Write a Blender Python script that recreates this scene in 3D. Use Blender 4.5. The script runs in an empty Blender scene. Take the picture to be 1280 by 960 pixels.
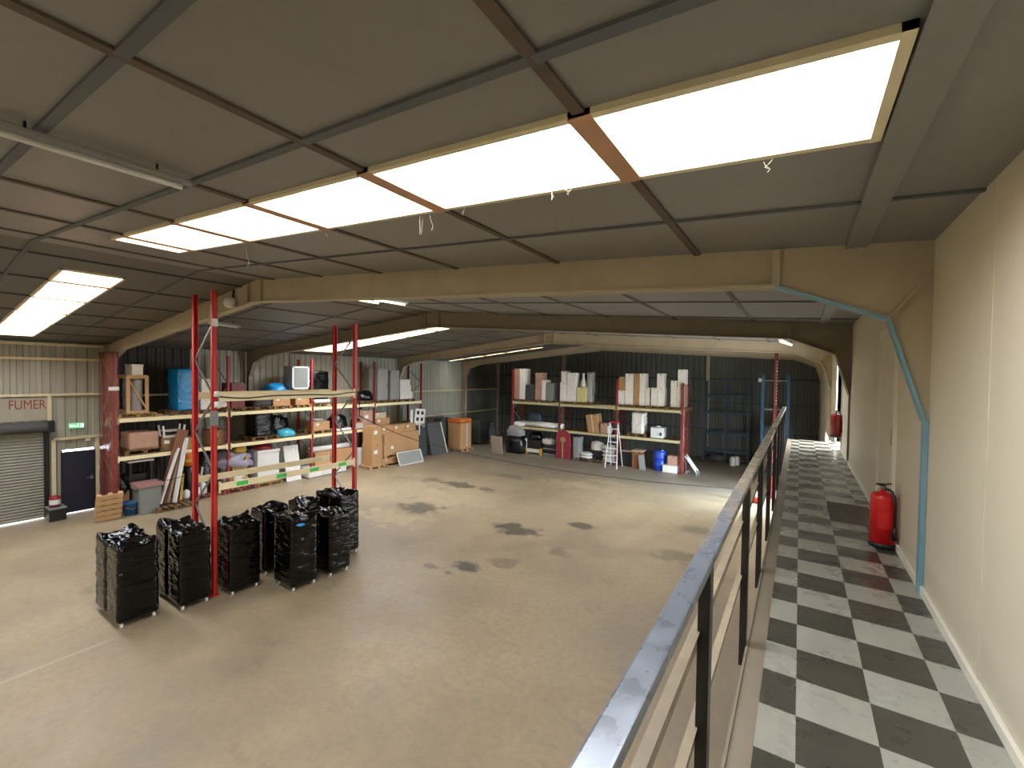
import bpy, bmesh, math, random
from mathutils import Vector, Matrix, noise
random.seed(7)
S = bpy.context.scene
COL = S.collection
# ------------------------------------------------------------------ camera
F_PX, YAW, PITCH, ROLL = 543.18, .5848, .0229, .0146
TILE = .31
CAM = Vector((-.0768*TILE, -12.9971*TILE, 4.5))
RX, LX = .795, -18.7                     # right and left wall planes
FY, BY = 22.3, -11.0                     # far and rear wall planes
WZ = 4.5-5.2371*TILE                     # walkway level
cy, sy_, cp, sp = math.cos(YAW), math.sin(YAW), math.cos(PITCH), math.sin(PITCH)
fw = Vector((-sy_*cp, cy*cp, -sp)); r0 = Vector((cy, sy_, 0)); u0 = r0.cross(fw)
cr, sr = math.cos(ROLL), math.sin(ROLL)
rt = cr*r0+sr*u0; up = -sr*r0+cr*u0
cd = bpy.data.cameras.new('camera'); cam = bpy.data.objects.new('camera', cd); COL.objects.link(cam)
cd.sensor_width = 36; cd.lens = F_PX/1280*36; cd.clip_start = .05; cd.clip_end = 200
cam.matrix_world = Matrix(((rt.x, up.x, -fw.x, CAM.x), (rt.y, up.y, -fw.y, CAM.y), (rt.z, up.z, -fw.z, CAM.z), (0, 0, 0, 1)))
S.camera = cam
def ray(x, y): return fw+rt*((x-640)/F_PX)-up*((y-480)/F_PX)
def onz(x, y, z=0): d = ray(x, y); return CAM+d*((z-CAM.z)/d.z)
def onx(x, y, X): d = ray(x, y); return CAM+d*((X-CAM.x)/d.x)
def ony(x, y, Y): d = ray(x, y); return CAM+d*((Y-CAM.y)/d.y)
# ------------------------------------------------------------------ materials
def lin(h):
    h = h.lstrip('#'); o = []
    for i in (0, 2, 4):
        c = int(h[i:i+2], 16)/255; o.append(c/12.92 if c <= .04045 else ((c+.055)/1.055)**2.4)
    return (*o, 1)
MATS = {}
def mat(name, col, rough=.6, metal=0, var=.12, scale=6, bump=0, bscale=30, spec=.5, stretch=(1, 1, 1), emit=None, trans=0, alpha=1):
    m = bpy.data.materials.new(name); m.use_nodes = True; nt = m.node_tree; N = nt.nodes; L = nt.links
    b = N['Principled BSDF']; c = lin(col)
    b.inputs['Base Color'].default_value = c; b.inputs['Roughness'].default_value = rough; b.inputs['Metallic'].default_value = metal
    b.inputs['Specular IOR Level'].default_value = spec
    if trans: b.inputs['Transmission Weight'].default_value = trans
    if alpha < 1: b.inputs['Alpha'].default_value = alpha
    tc = N.new('ShaderNodeTexCoord'); mp = N.new('ShaderNodeMapping'); mp.inputs['Scale'].default_value = stretch
    L.new(tc.outputs['Object'], mp.inputs[0])
    if var:
        nz = N.new('ShaderNodeTexNoise'); nz.inputs['Scale'].default_value = scale; nz.inputs['Detail'].default_value = 6
        L.new(mp.outputs[0], nz.inputs[0]); mx = N.new('ShaderNodeMix'); mx.data_type = 'RGBA'
        mx.inputs[6].default_value = tuple(x*(1-var*2) for x in c[:3])+(1,); mx.inputs[7].default_value = tuple(min(1, x*(1+var*1.6)) for x in c[:3])+(1,)
        L.new(nz.outputs[0], mx.inputs[0]); L.new(mx.outputs[2], b.inputs['Base Color'])
    if bump:
        n2 = N.new('ShaderNodeTexNoise'); n2.inputs['Scale'].default_value = bscale; n2.inputs['Detail'].default_value = 3
        L.new(mp.outputs[0], n2.inputs[0]); bp = N.new('ShaderNodeBump'); bp.inputs['Strength'].default_value = bump; bp.inputs['Distance'].default_value = .05
        L.new(n2.outputs[0], bp.inputs['Height']); L.new(bp.outputs[0], b.inputs['Normal'])
    if emit: b.inputs['Emission Color'].default_value = lin(emit[0]); b.inputs['Emission Strength'].default_value = emit[1]
    MATS[name] = m; return m
M = MATS
mat('red_paint', '#cc2620', .45, 0, .1, 3)
mat('red_mid', '#9c2520', .5, 0, .12, 3)
mat('dark_red', '#6e1d1a', .5, 0, .12, 3)
mat('red_wrap', '#8a3f35', .25, 0, .25, 5, .5, 8, .6)
mat('red_film', '#9a4a40', .2, 0, .2, 4, .5, 6, .7, alpha=.5)
mat('beam_cream', '#fde8b8', .55, 0, .05, 3)
mat('beam_pale', '#c9bd8c', .6, 0, .1, 3)
mat('blue_steel', '#2a5f8e', .5, 0, .12, 3)
mat('dull_blue', '#33424e', .6, 0, .12, 3)
mat('zinc', '#8c8e8b', .4, .6, .1, 5)
mat('steel_dark', '#1d1c1b', .35, .3, .15, 6)
mat('wood', '#a07c4c', .75, 0, .2, 5, .2, 30, .3, (1, 1, 4))
mat('old_wood', '#6e5334', .8, 0, .25, 5, .2, 30, .3)
mat('crate_wood', '#bd9668', .75, 0, .15, 5)
mat('carton', '#b78a5a', .75, 0, .08, 4)
mat('carton_dark', '#8a6644', .8, 0, .12, 4)
mat('carton_pale', '#cdb493', .75, 0, .08, 4)
mat('carton_pink', '#b98f78', .5, 0, .15, 5, .3, 10)
mat('carton_white', '#f1ece1', .65, 0, .06, 4)
mat('white_wrap', '#e8e2d6', .3, 0, .12, 6, .4, 12)
mat('yellow_pale', '#d6cd8f', .6, 0, .06, 4)
mat('tape', '#8f6b3f', .35, 0, .05, 4)
mat('tape_white', '#c9bfa8', .4, 0, .05, 4)
mat('paper', '#e6e4de', .6, 0, .03, 4)
mat('black_wrap', '#020202', .17, 0, 0, 4, .8, 3.4, .32, (.8, .8, 3.6))
mat('black_bag', '#070708', .2, 0, .2, 6, .5, 12, .6)
mat('black_plastic', '#141414', .45, 0, .1, 5)
mat('blue_wrap', '#0f8ad2', .15, 0, .12, 4, .8, 5, .8, (1, 1, 3))
mat('blue_bag', '#1f93e0', .3, 0, .1, 4, .4, 9)
mat('turquoise', '#3fb0c4', .3, 0, .25, 8, .4, 12)
mat('blue_plastic', '#1741b8', .35, 0, .1, 4)
mat('bucket_blue', '#1d4d7d', .5, 0, .1, 4)
mat('white_paint', '#e6e5e0', .4, 0, .04, 4)
mat('grey_panel', '#8f8f8a', .5, 0, .06, 4)
mat('grey_plastic', '#7b807c', .5, 0, .06, 4)
mat('lid_pink', '#9a7069', .5, 0, .08, 4)
mat('grey_dark', '#3b3c3b', .7, 0, .15, 5)
mat('grey_fabric', '#4c4a47', .85, 0, .12, 8)
mat('clear_wrap', '#b9b8b2', .12, 0, .15, 7, .5, 12, .7, alpha=.55)
mat('clear_plastic', '#c2ccd0', .1, 0, .05, 7, alpha=.35)
mat('yellow', '#c79a22', .5, 0, .12, 5)
mat('orange', '#d0681c', .5, 0, .15, 6)
mat('purple', '#7a6a94', .25, 0, .5, 14, .6, 20)
mat('sack', '#cfcabf', .6, 0, .1, 6, .3, 12)
mat('red_uph', '#8a1f2c', .6, 0, .1, 6)
mat('gold_tan', '#a8814d', .6, 0, .1, 6)
mat('brown', '#7b4a2c', .6, 0, .12, 6)
mat('tan_panel', '#9a8878', .65, 0, .06, 4)
mat('green_label', '#39d05a', .5, 0, .1, 20)
mat('ext_red', '#d31a1c', .3, 0, .05, 4)
mat('ext_dark_red', '#8c161a', .4, 0, .08, 4)
mat('cone_orange', '#ff3a24', .45, 0, .05, 4)
mat('frame_tan', '#a99b80', .6, 0, .12, 2)
mat('frame_dark', '#857c6a', .7, 0, .12, 2)
mat('flange_blue', '#6d98a8', .5, 0, .12, 5)
mat('rust_bar', '#574a40', .75, 0, .25, 6)
mat('purlin_dark', '#3c3a36', .75, 0, .2, 6)  # darker purlin colour for the left slope
mat('joint_bar', '#585b5c', .75, 0, .12, 6)
mat('curb', '#b98a68', .6, 0, .12, 5)
mat('curb_cream', '#d8cca6', .6, 0, .1, 5)
mat('girt_cream', '#c9bb93', .6, 0, .1, 4)
mat('door_blue', '#161b2b', .45, 0, .1, 4)
mat('mid_rail', '#94866f', .45, 0, .2, 9)
mat('web', '#b0a78f', .7, 0, .1, 10)
mat('mat_brown', '#6a6054', .95, 0, .2, 40, .5, 120)
mat('trim_cream', '#dedac9', .5, 0, .06, 4)
mat('tube_white', '#d6d6d0', .3, 0, .04, 4)
mat('tube_daylit', '#fff0cc', .3, 0, 0, 4, emit=('#ffe7b0', 2.2))  # emission stands in for daylight falling on the tubes
mat('exit_green', '#58a878', .4, 0, 0, emit=('#6fcf98', .3))
mat('exit_white', '#dfeee4', .4, 0, 0, emit=('#e6fff0', .8))
mat('sign_red', '#7c2019', .7, 0, .2, 14)
mat('sign_board', '#96907c', .7, 0, .08, 5)
mat('cable_black', '#141312', .5, 0, 0)
mat('led', '#e8f2ff', .3, 0, 0, emit=('#dbe8ff', 3))

for n_ in MATS['purple'].node_tree.nodes:
    if n_.type == 'MIX': n_.inputs[6].default_value = lin('#4a3568'); n_.inputs[7].default_value = lin('#d8d2de')
    if n_.type == 'TEX_NOISE': n_.inputs['Roughness'].default_value = .85
def node_mat(name):
    m = bpy.data.materials.new(name); m.use_nodes = True; MATS[name] = m
    return m, m.node_tree, m.node_tree.nodes, m.node_tree.links, m.node_tree.nodes['Principled BSDF']
def nn(N, t, **k):
    n = N.new(t)
    for a, v in k.items(): setattr(n, a, v)
    return n
def math_n(N, L, op, a, b=None):
    n = N.new('ShaderNodeMath'); n.operation = op
    for i, v in enumerate((a, b)):
        if v is None: continue
        if isinstance(v, (int, float)): n.inputs[i].default_value = v
        else: L.new(v, n.inputs[i])
    return n.outputs[0]
def mixc(N, L, f, a, b):
    n = N.new('ShaderNodeMix'); n.data_type = 'RGBA'
    for i, v in ((0, f), (6, a), (7, b)):
        if isinstance(v, (int, float, tuple)): n.inputs[i].default_value = v
        else: L.new(v, n.inputs[i])
    return n.outputs[2]
def noise_n(N, L, vec, scale, detail=5, rough=.55):
    n = N.new('ShaderNodeTexNoise'); n.inputs['Scale'].default_value = scale; n.inputs['Detail'].default_value = detail; n.inputs['Roughness'].default_value = rough
    L.new(vec, n.inputs[0]); return n.outputs[0]
def ramp(N, L, f, stops):
    n = N.new('ShaderNodeValToRGB'); e = n.color_ramp.elements
    e[0].position, e[0].color = stops[0]; e[1].position, e[1].color = stops[1]
    for p, c in stops[2:]: k = e.new(p); k.color = c
    L.new(f, n.inputs[0]); return n.outputs[0]
# concrete floor
m, nt, N, L, b = node_mat('concrete')
tc = nn(N, 'ShaderNodeTexCoord'); P = tc.outputs['Object']
big = noise_n(N, L, P, .22, 4); mid = noise_n(N, L, P, 1.1, 8, .62); fine = noise_n(N, L, P, 9, 8, .7)
c = ramp(N, L, big, [(.32, lin('#84755d')), (.66, lin('#ae9a78')), (.5, lin('#9b886a'))])
c = mixc(N, L, ramp(N, L, mid, [(.50, (0, 0, 0, 1)), (.72, (.55, .55, .55, 1))]), c, lin('#a8926c'))
c = mixc(N, L, ramp(N, L, mid, [(.26, (.55, .55, .55, 1)), (.42, (0, 0, 0, 1))]), c, lin('#5c574a'))
c = mixc(N, L, ramp(N, L, fine, [(.35, (.35, .35, .35, 1)), (.6, (0, 0, 0, 1))]), c, lin('#6f6857'))
# greyer band toward the far racking, oil stains where the photograph shows them
sx = nn(N, 'ShaderNodeSeparateXYZ'); L.new(P, sx.inputs[0])
wob = noise_n(N, L, P, 2.2, 4)
yy = math_n(N, L, 'ADD', sx.outputs[1], math_n(N, L, 'MULTIPLY', wob, 3.0))
c = mixc(N, L, ramp(N, L, math_n(N, L, 'MULTIPLY', yy, .05), [(.72, (0, 0, 0, 1)), (.82, (.75, .75, .75, 1))]), c, lin('#756a5a'))
def stain(c, px, py, rx, ry, colr, st):
    q = onz(px, py)
    dx = math_n(N, L, 'DIVIDE', math_n(N, L, 'ADD', sx.outputs[0], -q.x), rx); dy = math_n(N, L, 'DIVIDE', math_n(N, L, 'ADD', sx.outputs[1], -q.y), ry)
    d = math_n(N, L, 'SQRT', math_n(N, L, 'ADD', math_n(N, L, 'MULTIPLY', dx, dx), math_n(N, L, 'MULTIPLY', dy, dy)))
    d = math_n(N, L, 'ADD', d, math_n(N, L, 'MULTIPLY', math_n(N, L, 'ADD', wob, -.5), 2.6))
    return mixc(N, L, ramp(N, L, d, [(.55, (st, st, st, 1)), (1.0, (0, 0, 0, 1))]), c, colr)
for px, py, rx, ry, st in ((584, 709, .38, .3, .85), (522, 636, .8, .8, .75), (645, 662, .9, .5, .8), (726, 657, .45, .35, .75), (575, 606, .9, .5, .7), (540, 600, .6, .4, .5), (610, 612, .5, .3, .5), (700, 690, .4, .3, .4), (560, 716, .15, .12, .6), (537, 707, .25, .15, .5), (870, 662, .5, .5, .4), (640, 596, 1.2, .4, .4), (845, 697, .6, .5, .35), (630, 703, .4, .3, .4)):
    c = stain(c, px, py, rx, ry, lin('#3b372f'), st)
for px, py, rx, ry, st in ((490, 645, 1.3, .8, .5), (715, 605, 1.6, .5, .5), (760, 603, 1.2, .3, .45), (800, 640, 2.2, 1.2, .25)):
    c = stain(c, px, py, rx, ry, lin('#b7a27a'), st)
# pale construction joint running across the left of the hall
q1, q2 = onz(10, 850), onz(150, 795); dv = (q2-q1).normalized(); nx, ny = -dv.y, dv.x
ln = math_n(N, L, 'ABSOLUTE', math_n(N, L, 'ADD', math_n(N, L, 'ADD', math_n(N, L, 'MULTIPLY', sx.outputs[0], nx), math_n(N, L, 'MULTIPLY', sx.outputs[1], ny)), -(nx*q1.x+ny*q1.y)))
ln = math_n(N, L, 'ADD', ln, math_n(N, L, 'MULTIPLY', fine, .05))
lm_ = ramp(N, L, math_n(N, L, 'ADD', math_n(N, L, 'MULTIPLY', sx.outputs[1], -.5), q2.y*.5+.5), [(.5, (0, 0, 0, 1)), (.62, (1, 1, 1, 1))])
c = mixc(N, L, math_n(N, L, 'MULTIPLY', lm_, ramp(N, L, ln, [(.03, (.5, .5, .5, 1)), (.075, (0, 0, 0, 1))])), c, lin('#b8ab8d'))
L.new(c, b.inputs['Base Color']); L.new(ramp(N, L, mid, [(.3, (.38,)*3+(1,)), (.7, (.62,)*3+(1,))]), b.inputs['Roughness'])
bp = nn(N, 'ShaderNodeBump'); bp.inputs['Strength'].default_value = .15; bp.inputs['Distance'].default_value = .02; L.new(fine, bp.inputs['Height']); L.new(bp.outputs[0], b.inputs['Normal'])
# chequered vinyl tiles on the walkway
m, nt, N, L, b = node_mat('checker_tiles')
tc = nn(N, 'ShaderNodeTexCoord'); P = tc.outputs['Object']; sx = nn(N, 'ShaderNodeSeparateXYZ'); L.new(P, sx.inputs[0])
fx = math_n(N, L, 'FLOOR', math_n(N, L, 'DIVIDE', sx.outputs[0], TILE)); fy = math_n(N, L, 'FLOOR', math_n(N, L, 'DIVIDE', sx.outputs[1], TILE))
par = math_n(N, L, 'MULTIPLY', math_n(N, L, 'FRACT', math_n(N, L, 'MULTIPLY', math_n(N, L, 'ADD', math_n(N, L, 'ADD', fx, fy), 200), .5)), 2)
n1 = noise_n(N, L, P, 5, 6, .6); n2 = noise_n(N, L, P, 22, 5)
wn = nn(N, 'ShaderNodeTexWhiteNoise', noise_dimensions='2D'); cb = nn(N, 'ShaderNodeCombineXYZ'); L.new(fx, cb.inputs[0]); L.new(fy, cb.inputs[1]); L.new(cb.outputs[0], wn.inputs[0])
dk = mixc(N, L, n1, lin('#33332b'), lin('#45443a')); dk = mixc(N, L, math_n(N, L, 'MULTIPLY', wn.outputs[0], .35), dk, lin('#4b443d'))
lt = mixc(N, L, n1, lin('#8b8b80'), lin('#a3a396')); lt = mixc(N, L, ramp(N, L, n2, [(.3, (.2, .2, .2, 1)), (.42, (0, 0, 0, 1))]), lt, lin('#7d7e74'))
lt = mixc(N, L, math_n(N, L, 'MULTIPLY', wn.outputs[0], .35), lt, lin('#8c877a'))
c = mixc(N, L, par, dk, lt)
L.new(c, b.inputs['Base Color']); L.new(ramp(N, L, n1, [(.3, (.2,)*3+(1,)), (.7, (.42,)*3+(1,))]), b.inputs['Roughness'])
bp = nn(N, 'ShaderNodeBump'); bp.inputs['Strength'].default_value = .35; bp.inputs['Distance'].default_value = .02
nb = nn(N, 'ShaderNodeTexNoise'); nb.inputs['Scale'].default_value = 4; mp = nn(N, 'ShaderNodeMapping'); mp.inputs['Scale'].default_value = (.6, 1.8, 1); L.new(P, mp.inputs[0]); L.new(mp.outputs[0], nb.inputs[0])
L.new(nb.outputs[0], bp.inputs['Height']); L.new(bp.outputs[0], b.inputs['Normal'])
# mottled ceiling boards, wall sheets and slab edge
def mottled(name, c0, c1, rough=.55):
    m, nt, N, L, b = node_mat(name)
    tc = nn(N, 'ShaderNodeTexCoord'); P = tc.outputs['Object']
    c = mixc(N, L, noise_n(N, L, P, .5, 6, .6), lin(c0), lin(c1))
    c = mixc(N, L, ramp(N, L, noise_n(N, L, P, 14, 5), [(.3, (.3, .3, .3, 1)), (.55, (0, 0, 0, 1))]), c, lin(c0))
    L.new(c, b.inputs['Base Color']); b.inputs['Roughness'].default_value = rough
mottled('ceiling_board', '#6e6d6a', '#888682', .42)
mottled('ceiling_board_dark', '#4f4b43', '#625d53', .45)  # left slope boards in a darker tone
mottled('wall_cream', '#cdc6ad', '#d8d1b8', .5)
mottled('wall_dark', '#4b4f4a', '#62645c', .6)
mottled('wall_near_black', '#23211c', '#33302a', .7)  # near black sheet for one bay of the left wall
mottled('slab_edge', '#6e6557', '#8b8069', .6)
def corr(name, c0, c1, scale, axis):
    m, nt, N, L, b = node_mat(name)
    tc = nn(N, 'ShaderNodeTexCoord'); P = tc.outputs['Object']
    mp = nn(N, 'ShaderNodeMapping'); mp.inputs['Scale'].default_value = (1, 1, .15); L.new(P, mp.inputs[0])
    c = mixc(N, L, noise_n(N, L, mp.outputs[0], 2, 6, .6), lin(c0), lin(c1)); L.new(c, b.inputs['Base Color']); b.inputs['Roughness'].default_value = .5
corr('corrugated', '#807e70', '#a5a290', 2, 1)
corr('shutter', '#716f60', '#8a8776', 2, 1)
# translucent roof light sheet, lit from outside by the sky
m, nt, N, L, b = node_mat('rooflight_sheet')
tc = nn(N, 'ShaderNodeTexCoord'); P = tc.outputs['Object']; sx = nn(N, 'ShaderNodeSeparateXYZ'); L.new(P, sx.inputs[0])
w = math_n(N, L, 'SINE', math_n(N, L, 'MULTIPLY', sx.outputs[1], 2*math.pi/.19))
mp = nn(N, 'ShaderNodeMapping'); mp.inputs['Scale'].default_value = (2, 9, 1); L.new(P, mp.inputs[0])
dirt = noise_n(N, L, mp.outputs[0], 5, 8, .75)
ed = math_n(N, L, 'MULTIPLY', ramp(N, L, w, [(.80, (0, 0, 0, 1)), (.97, (1, 1, 1, 1))]), ramp(N, L, dirt, [(.5, (0, 0, 0, 1)), (.66, (1, 1, 1, 1))]))
ems = math_n(N, L, 'SUBTRACT', 9.0, math_n(N, L, 'MULTIPLY', ed, 8.85))
b.inputs['Base Color'].default_value = lin('#c8c4b8'); b.inputs['Emission Color'].default_value = lin('#f2f6ff'); L.new(ems, b.inputs['Emission Strength'])
# worn glossy guard rail top, skylight reflection painted into its bluer near end
m, nt, N, L, b = node_mat('worn_rail_sheen')
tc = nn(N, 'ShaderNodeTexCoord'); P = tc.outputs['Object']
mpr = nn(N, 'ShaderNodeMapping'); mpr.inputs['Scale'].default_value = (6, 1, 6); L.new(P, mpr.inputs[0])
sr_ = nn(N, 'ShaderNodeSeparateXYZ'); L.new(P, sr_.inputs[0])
wear_sheen = math_n(N, L, 'ADD', math_n(N, L, 'MULTIPLY', sr_.outputs[1], .3), noise_n(N, L, mpr.outputs[0], 3, 8, .65))
c = mixc(N, L, ramp(N, L, wear_sheen, [(.75, (0, 0, 0, 1)), (.98, (1, 1, 1, 1))]), lin('#7e8692'), lin('#a2988a'))
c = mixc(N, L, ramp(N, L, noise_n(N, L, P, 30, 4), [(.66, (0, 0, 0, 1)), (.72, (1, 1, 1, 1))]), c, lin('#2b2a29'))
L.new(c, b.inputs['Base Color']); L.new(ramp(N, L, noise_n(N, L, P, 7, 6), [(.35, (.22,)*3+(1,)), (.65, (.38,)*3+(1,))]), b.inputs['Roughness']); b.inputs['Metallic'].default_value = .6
# ------------------------------------------------------------------ mesh builder
class MB:
    def __init__(s): s.v = []; s.f = []
    def add(s, vs, fs):
        o = len(s.v); s.v += [Vector(p) for p in vs]; s.f += [tuple(i+o for i in f) for f in fs]; return s
    def box(s, x0, x1, y0, y1, z0, z1, rot=None, piv=None):
        x0, x1 = sorted((x0, x1)); y0, y1 = sorted((y0, y1)); z0, z1 = sorted((z0, z1))
        vs = [Vector((x, y, z)) for z in (z0, z1) for x, y in ((x0, y0), (x1, y0), (x1, y1), (x0, y1))]
        if rot is not None:
            pv = Vector(piv) if piv is not None else sum(vs, Vector())/8
            vs = [pv+rot@(p-pv) for p in vs]
        return s.add(vs, [(3, 2, 1, 0), (4, 5, 6, 7), (0, 1, 5, 4), (1, 2, 6, 5), (2, 3, 7, 6), (3, 0, 4, 7)])
    def bar(s, a, b_, w, h, upv=(0, 0, 1)):
        a, b_ = Vector(a), Vector(b_); d = (b_-a).normalized(); u = Vector(upv)
        if abs(d.dot(u)) > .98: u = Vector((1, 0, 0))
        x = d.cross(u).normalized()*(w/2); y = x.cross(d).normalized()*(h/2)
        return s.add([p+i*x+j*y for p in (a, b_) for i, j in ((-1, -1), (1, -1), (1, 1), (-1, 1))], [(0, 1, 2, 3), (7, 6, 5, 4), (0, 4, 5, 1), (1, 5, 6, 2), (2, 6, 7, 3), (3, 7, 4, 0)])
    def cyl(s, a, b_, r, r2=None, n=16):
        a, b_ = Vector(a), Vector(b_); r2 = r if r2 is None else r2; d = (b_-a).normalized()
        u = d.orthogonal().normalized(); w = d.cross(u)
        vs = []
        for p, q in ((a, r), (b_, r2)):
            vs += [p+(u*math.cos(t*2*math.pi/n)+w*math.sin(t*2*math.pi/n))*q for t in range(n)]
        return s.add(vs, [(i, (i+1) % n, n+(i+1) % n, n+i) for i in range(n)]+[tuple(range(n-1, -1, -1)), tuple(range(n, 2*n))])
    def tube(s, pts, r, n=8):
        pts = [Vector(p) for p in pts]; rings = []; u = None
        for i, p in enumerate(pts):
            d = (pts[min(i+1, len(pts)-1)]-pts[max(i-1, 0)]).normalized()
            u = d.orthogonal().normalized() if u is None else (u-d*u.dot(d)).normalized()
            w = d.cross(u); rings += [p+(u*math.cos(t*2*math.pi/n)+w*math.sin(t*2*math.pi/n))*r for t in range(n)]
        k = len(pts); fs = [(i*n+j, i*n+(j+1) % n, (i+1)*n+(j+1) % n, (i+1)*n+j) for i in range(k-1) for j in range(n)]
        return s.add(rings, fs+[tuple(range(n-1, -1, -1)), tuple(range((k-1)*n, k*n))])
    def lathe(s, c, prof, n=20, cap=True):
        c = Vector(c); vs = []
        for r, z in prof: vs += [c+Vector((r*math.cos(t*2*math.pi/n), r*math.sin(t*2*math.pi/n), z)) for t in range(n)]
        k = len(prof); fs = [(i*n+j, i*n+(j+1) % n, (i+1)*n+(j+1) % n, (i+1)*n+j) for i in range(k-1) for j in range(n)]
        if cap: fs += [tuple(range(n-1, -1, -1)), tuple(range((k-1)*n, k*n))]
        return s.add(vs, fs)
    def prism(s, poly, d):
        d = Vector(d); n = len(poly); vs = [Vector(p) for p in poly]+[Vector(p)+d for p in poly]
        return s.add(vs, [tuple(range(n-1, -1, -1)), tuple(range(n, 2*n))]+[(i, (i+1) % n, n+(i+1) % n, n+i) for i in range(n)])
    def build(s, name, m, parent=None, smooth=False, bevel=0):
        me = bpy.data.meshes.new(name); off = parent.location if parent is not None else None
        base = Vector((0, 0, 0))
        if parent is not None:
            p = parent
            while p is not None: base = base+p.location; p = p.parent
        elif s.v and getattr(s, 'org', None) is not None: base = Vector(s.org)
        me.from_pydata([p-base for p in s.v], [], s.f)
        bm = bmesh.new(); bm.from_mesh(me); bmesh.ops.recalc_face_normals(bm, faces=bm.faces)
        if bevel: bmesh.ops.bevel(bm, geom=list(bm.edges), offset=bevel, segments=2, affect='EDGES', profile=.6, clamp_overlap=True)
        bm.to_mesh(me); bm.free()
        if smooth: me.shade_smooth()
        me.materials.append(MATS[m] if isinstance(m, str) else m)
        o = bpy.data.objects.new(name, me); COL.objects.link(o)
        if parent is not None: o.parent = parent
        else: o.location = base
        return o
def tag(o, label=None, cat=None, group=None, kind=None):
    if label: o['label'] = label
    if cat: o['category'] = cat
    if group: o['group'] = group
    if kind: o['kind'] = kind
    return o
def thing(name, label, cat, loc=(0, 0, 0), group=None, kind=None):
    o = bpy.data.objects.new(name, None); o.empty_display_size = .1; COL.objects.link(o); o.location = loc
    return tag(o, label, cat, group, kind)
def struct(name, mb, m, parent=None, **k):
    o = mb.build(name, m, parent, **k)
    if parent is None: o['kind'] = 'structure'
    return o
def sroot(name):
    o = bpy.data.objects.new(name, None); COL.objects.link(o); o['kind'] = 'structure'; return o
def copy_tree(o, parent=None):
    c = o.copy(); COL.objects.link(c); c.parent = parent
    for ch in o.children: copy_tree(ch, c)
    return c
def crumple(x0, x1, y0, y1, z0, z1, amp=.03, seed=0, n=.09, lump=.05, groove=None, taper=0, fold=1.0, rot=0):
    """a wrapped load: gridded box with folds, a lumpy top and softened edges"""
    mb = MB(); sx, sy, sz = x1-x0, y1-y0, z1-z0
    nx, ny, nz = (max(3, int(round(v/n))) for v in (sx, sy, sz)); idx = {}
    def vid(i, j, k):
        if (i, j, k) in idx: return idx[(i, j, k)]
        a, b_, c_ = i/nx, j/ny, k/nz
        p = Vector((a-.5, b_-.5, c_))
        # round vertical corners and top rim
        q = Vector((p.x*sx, p.y*sy, p.z*sz)); rr = min(sx, sy)*.09
        ex = max(0, abs(q.x)-(sx/2-rr)); ey = max(0, abs(q.y)-(sy/2-rr)); ez = max(0, q.z-(sz-rr))
        d = math.sqrt(ex*ex+ey*ey+ez*ez)
        if d > rr:
            f_ = rr/d; q = Vector((math.copysign(sx/2-rr+ex*f_, q.x) if ex else q.x, math.copysign(sy/2-rr+ey*f_, q.y) if ey else q.y, sz-rr+ez*f_ if ez else q.z))
        t = 1-taper*c_; q.x *= t; q.y *= t
        so = Vector((seed*13.7, seed*5.1, seed*3.3))
        nv = noise.noise_vector(Vector((q.x*5, q.y*5, q.z*11*fold))+so)+.6*noise.noise_vector(q*16+so)
        side = 1 if 0 < k else .0
        q += Vector((nv.x*amp, nv.y*amp, nv.z*amp*.5))*side
        if k == nz: q.z += lump*(noise.noise(Vector((q.x*3.2, q.y*3.2, seed*7)))+.5*noise.noise(Vector((q.x*8, q.y*8, seed*3))))
        if groove is not None and j == 0 or groove is not None and j == ny:
            pass
        if groove is not None:
            gx = (groove-.5)*sx; dd = abs(p.x*sx-gx)
            if dd < .07: q.y *= 1-.22*(1-dd/.07); q.z -= .05*(1-dd/.07)*c_
        ca, sa = math.cos(rot), math.sin(rot)
        w = Vector((q.x*ca-q.y*sa+(x0+x1)/2, q.x*sa+q.y*ca+(y0+y1)/2, q.z+z0))
        idx[(i, j, k)] = len(mb.v); mb.v.append(w); return idx[(i, j, k)]
    for i in range(nx):
        for j in range(ny):
            mb.f.append((vid(i, j, 0), vid(i, j+1, 0), vid(i+1, j+1, 0), vid(i+1, j, 0)))
            mb.f.append((vid(i, j, nz), vid(i+1, j, nz), vid(i+1, j+1, nz), vid(i, j+1, nz)))
    for i in range(nx):
        for k in range(nz):
            mb.f.append((vid(i, 0, k), vid(i+1, 0, k), vid(i+1, 0, k+1), vid(i, 0, k+1)))
            mb.f.append((vid(i, ny, k), vid(i, ny, k+1), vid(i+1, ny, k+1), vid(i+1, ny, k)))
    for j in range(ny):
        for k in range(nz):
            mb.f.append((vid(0, j, k), vid(0, j, k+1), vid(0, j+1, k+1), vid(0, j+1, k)))
            mb.f.append((vid(nx, j, k), vid(nx, j+1, k), vid(nx, j+1, k+1), vid(nx, j, k+1)))
    return mb
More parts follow.
